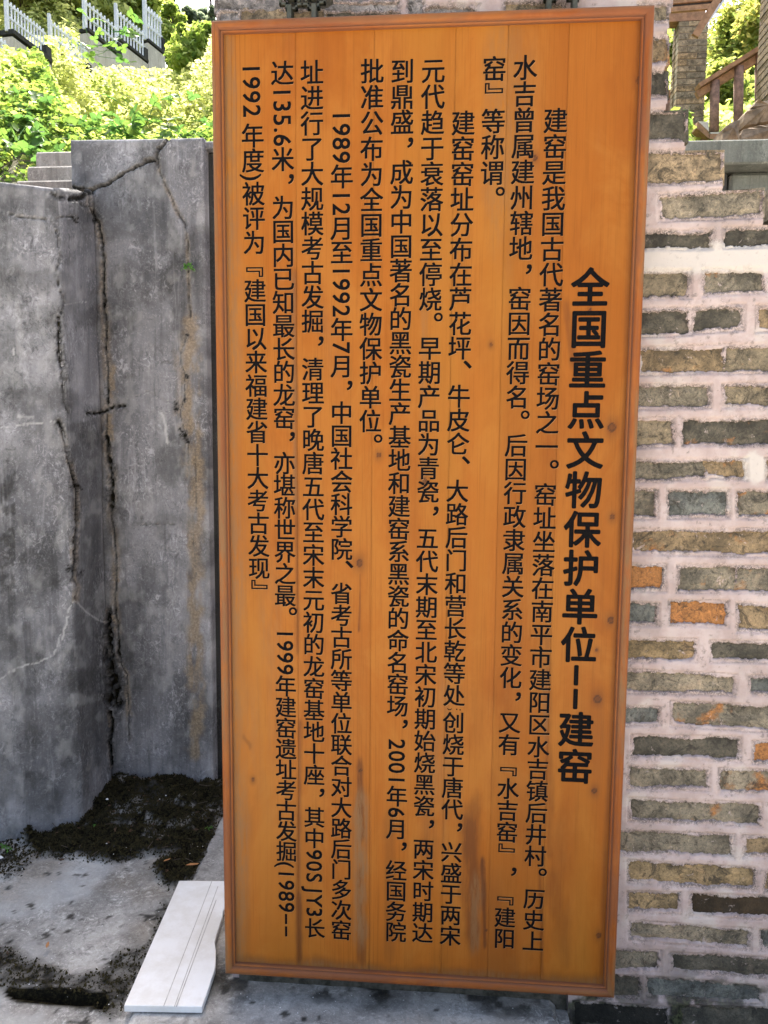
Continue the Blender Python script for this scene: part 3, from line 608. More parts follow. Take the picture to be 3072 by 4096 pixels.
fq(868, 1128, -110, 40, 'gy'); fq(884, 955, 50, 150, 'gy'); fq(962, 1165, 42, 150, 'tn'); fq(1150, 1330, -110, 36, 'dk'); fq(1175, 1295, 44, 150, 'tn')
fq(1305, 1590, 16, 46, 'gy'); fq(1300, 1600, 52, 150, 'dk'); fq(1340, 1580, -110, 6, 'gy'); fq(1634, 1690, -60, 60, 'gy'); fq(1700, 1900, 34, 150, 'gy'); fq(2020, 2260, 14, 140, 'tn')
# more bricks to the right, beyond the picture's edge
ext = []
rows = {}
for q, c, oa in QUADS:
    zc = q[:, 1].mean(); x1_ = q[:, 0].max()
    key = None
    for k in rows:
        if abs(k-zc) < 0.022: key = k
    if key is None: rows[zc] = (x1_, q)
    elif rows[key][0] < x1_: rows[key] = (x1_, q)
rr = random.Random(3)
for k, (x1_, q) in rows.items():
    if x1_ < 0.6: continue
    h = (q[1][1]-q[2][1])/2; zc = (q[1][1]+q[2][1])/2; x = x1_+0.022
    while x < 1.25:
        w = rr.choice([0.11, 0.24, 0.25]); ext.append((np.array([(x, zc+h), (x+w, zc+h), (x+w, zc-h), (x, zc-h)]), rr.choice(['gg', 'ol', 'dk', 'br', 'pa', 'bl']), rr.choice([0, 0, .3, .5]))); x += w+0.02
QUADS += ext

def zofy(y, x=2800): return float(at_y(x, y, YW)[2])
def xofx(x, y=600): return float(at_y(x, y, YW)[0])
XE0 = xofx(2668, 300); XE1 = xofx(2742, 500); XE2 = xofx(2892, 680); XE3 = xofx(3052, 820)
Z1, Z2, Z3, Z4 = zofy(449), zofy(612), zofy(762), zofy(905)
def right_edge(Z):
    e = np.where(Z > Z1, XE0, np.where(Z > Z2, XE1, np.where(Z > Z3, XE2, np.where(Z > Z4, XE3, 1.25))))
    return e
def mortar(x0, x1, z0, z1, r=0.0026):
    nu, nv = int((x1-x0)/r), int((z1-z0)/r)
    X, Z = np.meshgrid(np.linspace(x0, x1, nu), np.linspace(z0, z1, nv), indexing='ij'); X = X.ravel(); Z = Z.ravel()
    sd = np.full(X.shape, -0.05)
    for q, c, oa in QUADS:
        m_ = (X > q[:, 0].min()-0.04) & (X < q[:, 0].max()+0.04) & (Z > q[:, 1].min()-0.04) & (Z < q[:, 1].max()+0.04)
        if not m_.any(): continue
        xx, zz = X[m_], Z[m_]; d = np.full(xx.shape, 1e9)
        for i in range(4):
            a, b = q[i], q[(i+1) % 4]; t = (b-a)/np.linalg.norm(b-a); n_ = np.array([t[1], -t[0]])
            d = np.minimum(d, (xx-a[0])*n_[0]+(zz-a[1])*n_[1])
        sd[m_] = np.maximum(sd[m_], d)
    nz = (fbm(X*22, Z*30, 101, 3)-0.5)*0.010+(fbm(X*170, Z*170, 103, 3)-0.5)*0.0075
    sdn = sd+nz
    inside = sstep(0.000, 0.003, sdn)
    # joint relief: struck smooth bed in the middle, ragged smears near the bricks
    rough = (fbm(X*90, Z*90, 105, 3)-0.5)*0.008+(fbm(X*18, Z*22, 106)-0.5)*0.008
    prox = np.exp(-(sd/0.006)**2)
    cen = sstep(-0.004, -0.010, sd)
    H = 0.0035+0.003*cen+rough*(0.22+0.8*prox)*(1-0.6*cen)
    crease = np.exp(-((sd+0.0065+(fbm(X*30, Z*30, 131, 2)-0.5)*0.004)/0.0014)**2)*sstep(0.40, 0.52, fbm(X*10, Z*30, 133, 3))
    H = H-0.0022*crease
    H = H*(1-inside)-0.012*inside
    px, py = proj(np.stack([X, X*0+YW, Z], -1))
    grc = 0.55*crease
    rag = sstep(0.36, 0.55, fbm(X*14, Z*16, 118, 3))
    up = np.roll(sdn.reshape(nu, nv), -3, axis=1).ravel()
    grime_shade = 0.8*np.exp(-((sdn+0.001)/0.0048)**2)*rag
    grime_shade = np.maximum(grime_shade, 1.1*np.exp(-((sdn-0.0005)/0.0045)**2)*sstep(0.36, 0.50, fbm(X*22, Z*50, 109, 3))*(sdn > up))   # painted shadow under the joint above each brick
    grime_shade = np.maximum(grime_shade, 0.55*sstep(0.60, 0.72, fbm(X*45, Z*45, 110, 3))*np.exp(-(sdn/0.012)**2))
    grime_shade = np.maximum(grime_shade, grc)
    grime_shade = np.clip(np.maximum(grime_shade, 0.5*sstep(0.70, 0.76, fbm(X*95, Z*95, 111, 3))), 0, 1)
    le = sstep(0.06, 0.0, X-(0.385+0.0))*0.0
    moss = sstep(0.20, -0.08, Z+(fbm(X*9, Z*9, 112)-0.5)*0.25)*sstep(0.42, 0.56, fbm(X*26, Z*26, 113, 4))
    moss = np.maximum(moss, sstep(0.02, -0.06, Z+(fbm(X*12, Z*12, 114)-0.5)*0.1)*0.9)
    wh = np.zeros(X.shape)
    band = sstep(950, 985, py)*(1-sstep(1080, 1115, py)); wh = np.maximum(wh, band)
    wh = np.maximum(wh, (1-sstep(40, 62, np.hypot((px-3010), (py-1870)*0.85)+34*(fbm(X*60, Z*60, 115)-0.5))))
    wh = np.maximum(wh, 0.5*sstep(0.6, 0.75, fbm(X*14, Z*14, 117)))
    grime_shade = grime_shade*(1-0.6*wh)
    # everything above the sign is coated in grey-stained render at the left
    tone = sstep(1640, 1560, px)*(Z > 2.0); grime_shade = np.maximum(grime_shade, 0.75*tone)
    keep = (X < right_edge(Z)+(fbm(Z*40, X*0, 119)-0.5)*0.016)
    F_ = grid(nu, nv); F_ = F_[keep[F_].all(1)]
    P = np.stack([X, YW-H, Z], -1)
    used = np.unique(F_); remap = np.full(len(X), -1); remap[used] = np.arange(len(used))
    return mesh('mortar', P[used], remap[F_], M_MORTAR, dict(grime_shade=grime_shade[used], moss=moss[used], white=wh[used]), smooth=True)
bw = thing('brick_wall', 'ruined wall of old grey bricks in thick pinkish mortar, stepping down to the right behind the sign', 'brick wall', (0.4, YW, 0))
XL_ = float(at_y(868, 60, YW)[0])
o = link('mortar', mortar(0.30, 1.25, -0.42, 2.55)); local(o, bw)
o = link('mortar', mortar(XL_, 0.30, 2.0, 2.55)); local(o, bw)
mb = MB(); mb.box(XL_+0.02, 0.298, YW+0.001, YW+0.02, -0.42, 1.998); o = mb.obj('rough_footing', simple('mossy_brown_footing', (0.10, 0.09, 0.072), 0.95, (0.035, 0.033, 0.024), 34, 0.1, 0.006)); local(o, bw)
mb = MB(); xl = float(at_y(872, 60, YW)[0])
for a, b, e in ((-0.45, Z4, 1.25), (Z4, Z3, XE3), (Z3, Z2, XE2), (Z2, Z1, XE1), (Z1, 2.55, XE0)):
    mb.box(xl, e-0.006, YW+0.008, YW+0.30, a, b-0.004)
core = mb.obj('core', M_MORTAR); local(core, bw)
core.data.attributes.new('grime_shade', 'FLOAT', 'POINT'); core.data.attributes.new('moss', 'FLOAT', 'POINT'); core.data.attributes.new('white', 'FLOAT', 'POINT')
brs = np.random.RandomState(8)
def brick_mesh(q, ex=0.007, nu=12, nv=4):
    c = q.mean(0); q = c+(q-c)*np.array([1+ex/max(0.03, np.ptp(q[:, 0])/2), 1+ex/max(0.015, np.ptp(q[:, 1])/2)])
    V = []
    for i in range(nu):
        s = i/(nu-1)
        for j in range(nv):
            t = j/(nv-1); p = (q[3]*(1-s)+q[2]*s)*(1-t)+(q[0]*(1-s)+q[1]*s)*t
            ed = (i in (0, nu-1)) or (j in (0, nv-1))
            V.append((p[0], YW+brs.randn()*0.0009+(0.003 if ed else 0), p[1]))
    Fc = [tuple(r) for r in grid(nu, nv).tolist()]
    loop = [i*nv for i in range(nu)]+[(nu-1)*nv+j for j in range(1, nv)]+[i*nv+nv-1 for i in range(nu-2, -1, -1)]+[j for j in range(nv-2, 0, -1)]
    b = len(V); V += [(V[k][0], YW+0.10, V[k][2]) for k in loop]; n = len(loop)
    for k in range(n): Fc.append((loop[k], b+k, b+(k+1) % n, loop[(k+1) % n]))
    V = np.array(V); cc = np.array([c[0], YW+0.05, c[1]]); return V-cc, Fc, cc
for q, c, oa in QUADS:
    if q[:, 0].min() > 1.2: continue
    if q[:, 0].max() > 1.24: q = q.copy(); q[:, 0] = np.minimum(q[:, 0], 1.24)
    V, Fc, cc = brick_mesh(q)
    o = link('brick', mesh('brick', V, Fc, M_BRICK, smooth=False), loc=cc); local(o, bw)
    o.color = (*PAL[c], oa)

# ------------------------------------------------------------------ the sign
BX0, BX1, BY, BZ0, BZ1 = -0.464824, 0.385176, 1.52722, CZ-1.193959, CZ-1.193959+2.00340
PY = BY+0.013                                # panel face, set back inside the frame
sign = thing('wooden_sign', 'tall varnished orange wooden board carved with columns of black Chinese characters', 'sign', ((BX0+BX1)/2, BY, BZ0))
def uv_to_world(u, v, Y=PY):                 # board coordinates (measured on the frame's front plane)
    k = Y/BY; return ((BX0+u)*k, Y, CZ+(BZ0+v-CZ)*k)
KN = [((2447, 1710), 15), ((2449, 2067), 9), ((2443, 2481), 13), ((2391, 2797), 15), ((2377, 3163), 10), ((2395, 3742), 10), ((2562, 321), 14), ((2388, 2600), 5),
      ((1438, 2252), 14), ((1515, 1820), 9), ((1964, 1379), 6), ((1697, 1925), 9), ((1942, 3721), 7), ((2140, 632), 8), ((1012, 3120), 7), ((1442, 3083), 6), ((2360, 1240), 5)]
KN = [(at_y(x, y, PY)[[0, 2]], r/1960.0) for (x, y), r in KN]
STR = [((1442, 3240), (1440, 3700), 34, 1.0, 'g'), ((1438, 3080), (1446, 3330), 16, .9, 's'), ((1440, 3500), (1448, 3880), 18, .7, 's'), ((1442, 2300), (1436, 2520), 4, .8, 's'),
       ((1195, 3600), (1198, 3880), 16, .8, 's'), ((1200, 2900), (1192, 3560), 10, .6, 's'),
       ((1882, 3330), (1890, 3700), 42, .8, 's'), ((1930, 3450), (1940, 3780), 12, 1.0, 's'), ((1905, 3560), (1900, 3750), 26, .7, 'g'),
       ((1900, 3260), (1860, 3560), 30, .5, 's'), ((2190, 2560), (2200, 3400), 16, .35, 's'), ((2180, 2700), (2184, 2960), 10, .5, 'g'), ((2160, 3500), (2170, 3960), 8, .5, 's'),
       ((2210, 3560), (2260, 3760), 40, .35, 's'), ((925, 600), (930, 300), 22, .7, 'g'), ((975, 2950), (1000, 2980), 8, .5, 's'), ((1170, 1000), (1180, 2000), 12, .5, 'g'), ((1180, 1100), (1190, 2600), 10, .55, 's'),
       ((1700, 1120), (1690, 1900), 14, .4, 'g'), ((1560, 3300), (1560, 3800), 26, .35, 's'), ((2265, 1230), (2290, 1430), 14, .5, 's')]
STR = [(at_y(*a, PY)[[0, 2]], at_y(*b, PY)[[0, 2]], w/1960.0, s, k) for a, b, w, s, k in STR]
IN = 0.0225
def plank(u0, u1, k):
    z0, z1 = BZ0+IN-0.006, BZ1-IN+0.006
    nu = max(4, int((u1-u0)/0.0028)); nv = int((z1-z0)/0.0028)
    s, Z = np.meshgrid(np.linspace(u0+0.0003, u1-0.0003, nu), np.linspace(z0, z1, nv), indexing='ij'); X = s.ravel(); Z = Z.ravel()
    ex = np.minimum(X-u0, u1-X); Yv = PY+0.0010*(1-sstep(0, 0.0018, ex))
    knot = np.zeros(X.shape); stain = np.zeros(X.shape); grey = np.zeros(X.shape)
    w = (fbm(X*60, Z*20, 121)-0.5)
    for c, r in KN:
        dx = X-c[0]; dz = (Z-c[1]); d = np.hypot(dx, dz*0.85)+w*0.002
        ring = (1-sstep(r*0.95, r*1.1, d))*np.maximum(sstep(r*0.55, r*0.75, d), 0.55)
        knot = np.maximum(knot, ring*0.85)
        tail = np.exp(-(dx/(r*0.5))**2)*np.exp(-np.abs(dz)/(r*3.0)); stain = np.maximum(stain, 0.5*tail)
        halo = np.exp(-((dx/(r*1.9))**2+(dz/(r*3.0))**2)); stain = np.maximum(stain, halo*0.6)
    for a, b, wd, st, kk in STR:
        dx = b-a; L = dx@dx; t = np.clip(((X-a[0])*dx[0]+(Z-a[1])*dx[1])/L, 0, 1)
        d = np.hypot(X-a[0]-t*dx[0], (Z-a[1]-t*dx[1])*0.35)+w*wd
        v = st*0.9*(1-sstep(wd*0.3, wd*1.4, d))
        if kk == 's': stain = np.maximum(stain, v)
        else: grey = np.maximum(grey, v)
    eb = np.minimum.reduce([X-(BX0+IN), (BX1-IN)-X]); nz = (fbm(X*12, Z*5, 123)-0.5)*0.03
    grey = np.maximum(grey, 0.75*(1-sstep(0.002, 0.040, (X-(BX0+IN))+nz)))
    stain = np.maximum(stain, 0.5*(1-sstep(0.0, 0.012, (BX1-IN)-X+nz*0.5)))
    stain = np.maximum(stain, 0.6*(1-sstep(0.0, 0.030, Z-(BZ0+IN)+nz)))
    grey = np.maximum(grey, 0.6*(1-sstep(0.0, 0.02, Z-(BZ0+IN)+nz)))
    stain = np.maximum(stain, 0.30*sstep(0.58, 0.8, fbm(X*7, Z*2.2, 127))*sstep(1.3, 0.2, Z))
    grey = np.maximum(grey, 0.35*sstep(0.60, 0.78, fbm(X*9+5, Z*1.6, 128, 5)))
    me = mesh('plank', np.stack([X, Yv, Z], -1), grid(nu, nv), M_WOOD, dict(knot=knot, stain=stain, grey=grey), smooth=True)
    o = link('plank', me); local(o, sign)
us = [BX0+0.014, BX0+0.165, at_y(1440, 3800, PY)[0]+0.02, at_y(1765, 3800, PY)[0], at_y(1895, 3800, PY)[0]+0.03, at_y(2166, 3800, PY)[0], BX1-0.014]
for k in range(6): plank(us[k], us[k+1], k)
mb = MB(); mb.box(BX0+0.004, BX1-0.004, PY+0.004, BY+0.046, BZ0+0.004, BZ1-0.004); o = mb.obj('backing_board', M_WOOD); local(o, sign)
for a in ('knot', 'stain', 'grey'): o.data.attributes.new(a, 'FLOAT', 'POINT')
# mitred frame, moulded profile: (distance inward, height forward)
PROF = [(0.0, 0.046), (0.0, 0.0035), (0.0015, 0.0008), (0.0045, -0.0004), (0.010, -0.0008), (0.0145, 0.0012), (0.0165, 0.0042), (0.0172, 0.0062), (0.0178, 0.0045), (0.0195, 0.0040), (0.0212, 0.0055), (0.0220, 0.0085), (0.0222, 0.0150)]
def frame_side(P, Q, inw, mat, horiz):
    P = np.array(P); Q = np.array(Q); d = (Q-P); L = np.linalg.norm(d); d = d/L; inw = np.array(inw); n = int(L/0.02)
    V = []; st = []; gr = []
    rs = np.random.RandomState(int(L*1000)+int(P[0]*100))
    for i in range(n+1):
        for (a, y) in PROF:
            t0 = a; t1 = L-a; t = t0+(t1-t0)*i/n; p = P+d*t+inw*a
            V.append((p[0], BY+y, p[1]))
            groove = 0.9 if 0.0162 < a < 0.0185 else 0.0
            st.append(max(groove, 0.9 if a > 0.0219 else 0, 0.55*rs.rand()**3, (1.0 if i in (0, n) else 0)*0.6, 0.5*(vnoise(np.array([t*9]), np.array([a*40+P[0]*9]), 3)[0] > 0.62)))
            gr.append(0.85*float(sstep(0.42, 0.62, vnoise(np.array([t*5.0]), np.array([a*120+P[1]*7]), 9)[0]))*(1.0 if not horiz and a < 0.016 else 0.55 if a < 0.012 else 0.2))
    m_ = len(PROF); F_ = grid(n+1, m_)
    V = np.array(V); a, b, c = V[F_[1+3, 0]], V[F_[1+3, 1]], V[F_[1+3, 2]]
    if np.cross(b-a, c-a)[1] > 0: F_ = F_[:, ::-1]
    me = mesh('frame_moulding', V, F_, mat, dict(stain=np.array(st), grey=np.array(gr), knot=np.zeros(len(V))), smooth=True)
    o = link('frame_moulding', me); local(o, sign)
frame_side((BX0, BZ0), (BX0, BZ1), (1, 0), M_FRV, False); frame_side((BX1, BZ0), (BX1, BZ1), (-1, 0), M_FRV, False)
frame_side((BX0, BZ0), (BX1, BZ0), (0, 1), M_FRH, True); frame_side((BX0, BZ1), (BX1, BZ1), (0, -1), M_FRH, True)

# lettering
GL = {}
tcu = bpy.data.curves.new('lettering', 'FONT'); tob = bpy.data.objects.new('lettering_source', tcu); COL.objects.link(tob)
tcu.resolution_u = 3
def glyph(ch, bold):
    k = (ch, bold)
    if k not in GL:
        tcu.body = ch; tcu.offset = 0.0; tcu.extrude = 0.0
        dg = bpy.context.evaluated_depsgraph_get(); me = bpy.data.meshes.new_from_object(tob.evaluated_get(dg))
        V = np.zeros(len(me.vertices)*3, np.float32); me.vertices.foreach_get('co', V); V = V.reshape(-1, 3)
        Fc = [tuple(p.vertices) for p in me.polygons]; bpy.data.meshes.remove(me); GL[k] = (V, Fc)
    return GL[k]
EM, ADV = 0.0480, 0.04797
FULL = '，。、'
def col_layout(text, v_first, adv=ADV, dig=0.0267, dash=0.030):
    """centre heights of every character of a column, downwards"""
    out = []; v = v_first+adv/2
    for ch in text:
        if ch in '0123456789.SJY': w = dig if ch != '.' else dig*0.5
        elif ch in '()': w = 0.0165
        elif ch == '-': w = dash
        elif ch == '~': w = 0.011
        elif ch in '_': w = 0.010
        else: w = adv
        if ch not in '_': out.append((ch, v-w/2))
        v -= w
    return out, v
def make_column(name, text, u0, u1, v_first, v_last, adv=ADV, em=EM, bold=False, label='', dash=0.030, dig=0.0267):
    lay, _ = col_layout(text, v_first, adv, dig, dash)
    # fit exactly between the measured first and last character
    a, b = lay[0][1], lay[-1][1]; k = (v_first-v_last)/(a-b); off = v_first
    VV = []; FF = []; LY = []; LY_n = []; cuts = []; MI = []
    for ch, v in lay:
        v = off-(a-v)*k; t = (v_first-v)/(v_first-v_last); u = u0+(u1-u0)*t
        if ch == '~':
            for du, dv in ((0.006, 0), (0.013, -0.001)):
                b0 = len(VV); VV += [(u+du+0.0016*math.cos(q), v+dv+0.0016*math.sin(q)) for q in np.linspace(0, 6.28, 9)[:-1]]; FF.append(tuple(range(b0, b0+8))); MI.append(0)
            b0 = len(VV); arc = np.linspace(3.5, 5.9, 7)
            VV += [(u-0.009+0.0055*math.cos(q), v+0.003+0.0055*math.sin(q)) for q in arc]+[(u-0.009+0.0038*math.cos(q), v+0.003+0.0038*math.sin(q)) for q in arc[::-1]]
            FF.append(tuple(range(b0, b0+14))); MI.append(0); LY += [0]*(len(VV)-len(LY)); continue
        G, gf = glyph(ch, bold); g = G[:, :2].copy(); mn = g.min(0); mx = g.max(0)
        if ch in FULL: g = (g-(mn+mx)/2)*em*1.12+np.array([em*0.34, em*{'，': 0.17, '。': 0.27, '、': 0.31}[ch]])
        elif ch in '『』':
            g = g-(mn+mx)/2; g = np.stack([g[:, 1], -g[:, 0]], 1)*em*1.05
            g = g+np.array([0, -em*0.22 if ch == '『' else em*0.26])
        elif ch in '0123456789SJY().-':
            g = g-np.array([(mn[0]+mx[0])/2, 0.36]); g = np.stack([g[:, 1], -g[:, 0]], 1)*em*np.array([1.02 if ch in '0123456789SJY' else 0.95, 1.02])
            if ch == '-': g = g*np.array([0.85, 2.1 if bold else 1.9]); g = g+np.array([em*0.07, 0])
        else:
            g = (g-np.array([0.5, 0.38]))*em*(np.array([0.98, 1.02]))
        rb = em*(0.024 if bold else 0.0155); offs = [(math.cos(q)*rb, math.sin(q)*rb) for q in np.arange(0, 6.28, math.pi/4)] if bold else [(rb, rb*.7), (-rb, rb*.7), (rb, -rb*.7), (-rb, -rb*.7)]
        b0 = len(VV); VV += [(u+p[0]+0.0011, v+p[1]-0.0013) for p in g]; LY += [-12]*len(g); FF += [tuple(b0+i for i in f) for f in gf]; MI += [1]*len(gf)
        for ox, oy in offs:                 # heavier strokes: the same outline laid slightly apart
            b0 = len(VV); VV += [(u+p[0]+ox, v+p[1]+oy) for p in g]; LY += [len(LY_n)]*len(g); FF += [tuple(b0+i for i in f) for f in gf]; MI += [0]*len(gf); LY_n.append(0)
        LY_n.clear()
        if ch in FULL: cuts.append(len(VV))
    LY += [0]*(len(VV)-len(LY)); W3 = [uv_to_world(p[0], p[1], PY-0.0006-0.00003*l) for p, l in zip(VV, LY)]
    bounds = [0]+cuts+[len(VV)]
    for a_, b_ in zip(bounds[:-1], bounds[1:]):
        if b_ <= a_: continue
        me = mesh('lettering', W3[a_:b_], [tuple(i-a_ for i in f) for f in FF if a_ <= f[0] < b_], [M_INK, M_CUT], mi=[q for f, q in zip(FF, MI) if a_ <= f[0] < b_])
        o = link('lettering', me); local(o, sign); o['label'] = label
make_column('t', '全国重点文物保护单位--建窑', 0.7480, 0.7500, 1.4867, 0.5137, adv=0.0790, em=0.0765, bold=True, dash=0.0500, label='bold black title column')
C1 = [('建窑是我国古代著名的窑场之一。窑址坐落在南平市建阳区水吉镇后井村。历史上', .6722, .6744, 1.7994, .1204),
      ('水吉曾属建州辖地，窑因而得名。后因行政隶属关系的变化，又有『水吉窑』，『建阳', .6120, .6138, 1.8975, .1229),
      ('窑』等称谓。', .5535, .5535, 1.8969, 1.8969-5*ADV),
      ('建窑窑址分布在芦花坪、牛皮仑、大路后门和营长乾等处~创烧于唐代，兴盛于两宋', .4959, .4977, 1.7989, .1220),
      ('元代趋于衰落以至停烧。早期产品为青瓷，五代末期至北宋初期始烧黑瓷，两宋时期达', .4366, .4378, 1.8970, .1247),
      ('到鼎盛，成为中国著名的黑瓷生产基地和建窑系黑瓷的命名窑场，2001年6月，经国务院', .3772, .3798, 1.8974, .1234),
      ('批准公布为全国重点文物保护单位。', .3184, .3182, 1.8995, 1.2245-ADV),
      ('1989年12月至1992年7月，中国社会科学院、省考古所等单位联合对大路后门多次窑', .2590, .2606, 1.8180, .1202),
      ('址进行了大规模考古发掘，清理了晚唐五代至宋末元初的龙窑基地十座，其中90SJY3长', .2000, .2021, 1.9005, .1213),
      ('达135.6米，为国内已知最长的龙窑，亦堪称世界之最。1999年建窑遗址考古发掘(1989--', .1415, .1405, 1.9007, .1099),
      ('1992_年度)被评为『建国以来福建省十大考古发现』', .0805, .0863, 1.9104, .8700)]
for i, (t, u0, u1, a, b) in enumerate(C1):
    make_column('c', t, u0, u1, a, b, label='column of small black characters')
bpy.data.objects.remove(tob)

# ------------------------------------------------------------------ fretted iron hangers over the sign
def hanger(pxc, ybot, label):
    c = at_y(pxc, ybot, YW-0.022); s = 1/1930.0
    t = thing('iron_hanger', label, 'iron hanger', (c[0], YW-0.02, c[2]), 'fretted iron hangers above the sign')
    def bars(L, name, th=0.010):
        mb = MB()
        for x0, y0, x1, y1 in L:      # px offsets from centre, upward positive
            w = 4.5
            X0, X1 = sorted((x0, x1)); Y0, Y1 = sorted((y0, y1))
            mb.box(c[0]+(X0-w)*s, c[0]+(X1+w)*s, YW-0.02-th/2, YW-0.02+th/2, c[2]+(Y0-w)*s, c[2]+(Y1+w)*s)
        o = mb.obj(name, M_IRON, bevel=0.0006); local(o, t)
    for sg in (-1, 1):
        bars([(sg*86, 130, sg*86, 38), (sg*86, 38, sg*62, 38), (sg*62, 38, sg*62, 20), (sg*62, 20, sg*24, 20), (sg*24, 20, sg*24, 34), (sg*24, 34, 0, 34),
              (sg*70, 60, sg*70, 74), (sg*70, 74, sg*30, 74), (sg*30, 74, sg*30, 54), (sg*30, 54, sg*50, 54), (sg*86, 100, sg*30, 100), (sg*30, 100, sg*30, 130), (sg*14, 48, sg*14, 96), (sg*14, 96, 0, 96)], 'fret_plate')
        mb = MB(); x = c[0]+sg*48*s; mb.box(x-9*s, x+9*s, YW-0.036, YW-0.004, c[2]-30*s, c[2]+24*s); o = mb.obj('hook', M_IRON, bevel=0.001); local(o, t)
hanger(1210, 56, 'fretted dark iron hanger above the left half of the sign')
hanger(2245, 22, 'fretted greenish iron hanger above the right half of the sign, mostly out of view')

# ------------------------------------------------------------------ white moulded plank lying beside the sign
def white_plank():
    zt = 0.036
    L = [(717, 3522), (495, 4022)]; 
    a = at_z(717, 3522, zt); b = at_z(496, 4021, zt); c = at_z(808, 4030, zt); d = at_z(1010, 3524, zt)
    # broken right edge
    R = [at_z(x, y, zt) for x, y in ((808, 4026), (836, 3948), (862, 3868), (864, 3800), (859, 3770), (865, 3742), (876, 3712), (882, 3690), (890, 3668), (893, 3645), (905, 3620), (940, 3600), (960, 3570), (985, 3524))]
    out = [a, b]+R
    t = thing('white_board', 'cream white board with two grooves and a broken right edge lying on the concrete', 'board', (b[0], b[1], 0.016))
    n = len(out); V = [tuple(p) for p in out]+[(p[0], p[1], 0.020) for p in out]
    Fc = [tuple(range(n))]+[(i, n+i, n+(i+1) % n, (i+1) % n) for i in range(n)]+[tuple(range(n, 2*n))[::-1]]
    o = MB().add(V, Fc).obj('panel', M_GYP, bevel=0.0012); local(o, t)
    mb = MB(); G1 = [(848, 3524), (655, 4024)]; G2 = [(872, 3545), (698, 4026)]; G3 = [(865, 3600), (706, 4026)]
    for i, G in enumerate((G1, G2, G3)):
        p, q = at_z(*G[0], zt), at_z(*G[1], zt); w = 0.0009 if i < 2 else 0.0012
        mb = MB(); mb.bar((p[0], p[1], zt+0.0002), (q[0], q[1], zt+0.0002), w*2, 0.0010)
        o = mb.obj('groove', simple('groove_shadow_tone%d' % i, (0.50, 0.48, 0.44), 0.9)); local(o, t)  # darker strip on the flat panel paints the shadow of the grooves
white_plank()

# ------------------------------------------------------------------ hillside
def terr(X, Y):
    a = X/np.maximum(Y, 0.5); s = 0.475+0.02*sstep(-0.1, 0.2, a)-0.05*sstep(-0.50, -0.46, a)*sstep(-0.28, -0.32, a)
    z = 2.02+0.22*(np.minimum(Y, 4.8)-2.8)+s*np.maximum(Y-4.8, 0)+0.55*sstep(-0.36, -0.50, a)*np.maximum(Y-27, 0)+1.05*sstep(-0.49, -0.54, a)*sstep(6.5, 12.5, Y)*sstep(15.6, 14.2, Y)+0.7*sstep(-0.34, -0.28, a)*sstep(12, 19, Y)
    return z+(fbm(X*0.35+9, Y*0.35, 201)-0.5)*0.5*sstep(5.5, 9, Y)
def hill():
    ys = np.concatenate([np.linspace(2.98, 8, 60), np.linspace(8.2, 60, 110), [62]]); al = np.linspace(-1.3, 1.3, 150)
    A, Y = np.meshgrid(al, ys, indexing='ij'); X = A*(Y+2); Z = terr(X, Y); Z[:, -1] = -1; Z[:, 0] = -0.3
    Fc = grid(len(al), len(ys))[:, ::-1]; V = np.stack([X, Y, Z], -1).reshape(-1, 3)
    a, b, c = V[Fc[500]][:3]
    if np.cross(b-a, c-a)[2] < 0: Fc = Fc[:, ::-1]
    link('hillside', mesh('hillside', V, Fc, M_SOIL, smooth=True), kind='structure')
    n = 1500; V = [(-400, 3, -0.6), (400, 3, -0.6), (400, 400, -0.6), (-400, 400, -0.6), (-400, -300, -0.61), (400, -300, -0.61)]
    link('ground_plain', mesh('ground_plain', V, [(4, 5, 1, 0), (0, 1, 2, 3)], M_SOIL), kind='structure')
hill()

def leaf_cloud(C, size, hue, rs, flat=0.35):
    """one folded leaf (2 quads) per centre"""
    n = len(C); ax = rs.randn(n, 3); ax[:, 2] *= flat; ax /= np.linalg.norm(ax, axis=1)[:, None]
    nrm = rs.randn(n, 3)+np.array([0, 0, 1.2]); nrm -= (nrm*ax).sum(1)[:, None]*ax; nrm /= np.linalg.norm(nrm, axis=1)[:, None]
    sd_ = np.cross(ax, nrm); s = size[:, None]
    V = np.stack([C-ax*s, C+sd_*s*0.55+nrm*s*0.18-ax*s*0.1, C+ax*s*1.1, C-sd_*s*0.55+nrm*s*0.18-ax*s*0.1], 1)
    Fc = (np.arange(n)[:, None, None]*4+np.array([[0, 1, 2], [0, 2, 3]])[None]).reshape(-1, 3)
    return V.reshape(-1, 3), Fc, np.repeat(hue, 4)
def cover(name, label, n, a0, a1, y0, y1, seed, mat, hmax=0.5, smul=1.0, hb=0.0):
    rs = np.random.RandomState(seed)
    Y = np.exp(rs.uniform(math.log(y0), math.log(y1), n)); a = rs.uniform(a0, a1, n); X = a*Y
    den = fbm(X*1.2+50, Y*1.2, seed+1, 3); k = rs.rand(n) < sstep(0.30, 0.55, den)+0.10
    X, Y, den = X[k], Y[k], den[k]; n = len(X)
    hgt = hmax*np.clip((den-0.25)*2.2, 0.1, 1)*(0.7+Y/45)*rs.rand(n)**0.6
    C = np.stack([X, Y, terr(X, Y)+hgt], -1)
    size = (0.020+0.0042*Y)*rs.uniform(0.6, 1.5, n)*smul
    hue = np.clip(hb+0.36+1.2*(fbm(X*0.9, Y*0.9+30, seed+2, 3)-0.3)+rs.randn(n)*0.18, 0, 1)
    V, Fc, h = leaf_cloud(C, size, hue, rs)
    link(name, mesh(name, V, Fc, mat, dict(hue=h)), kind='stuff', label=label, category='vegetation')
cover('undergrowth', 'sunlit yellow-green undergrowth covering the slope on the left', 230000, -0.80, -0.17, 4.9, 48, 301, M_LEAF, 0.5, 0.68)
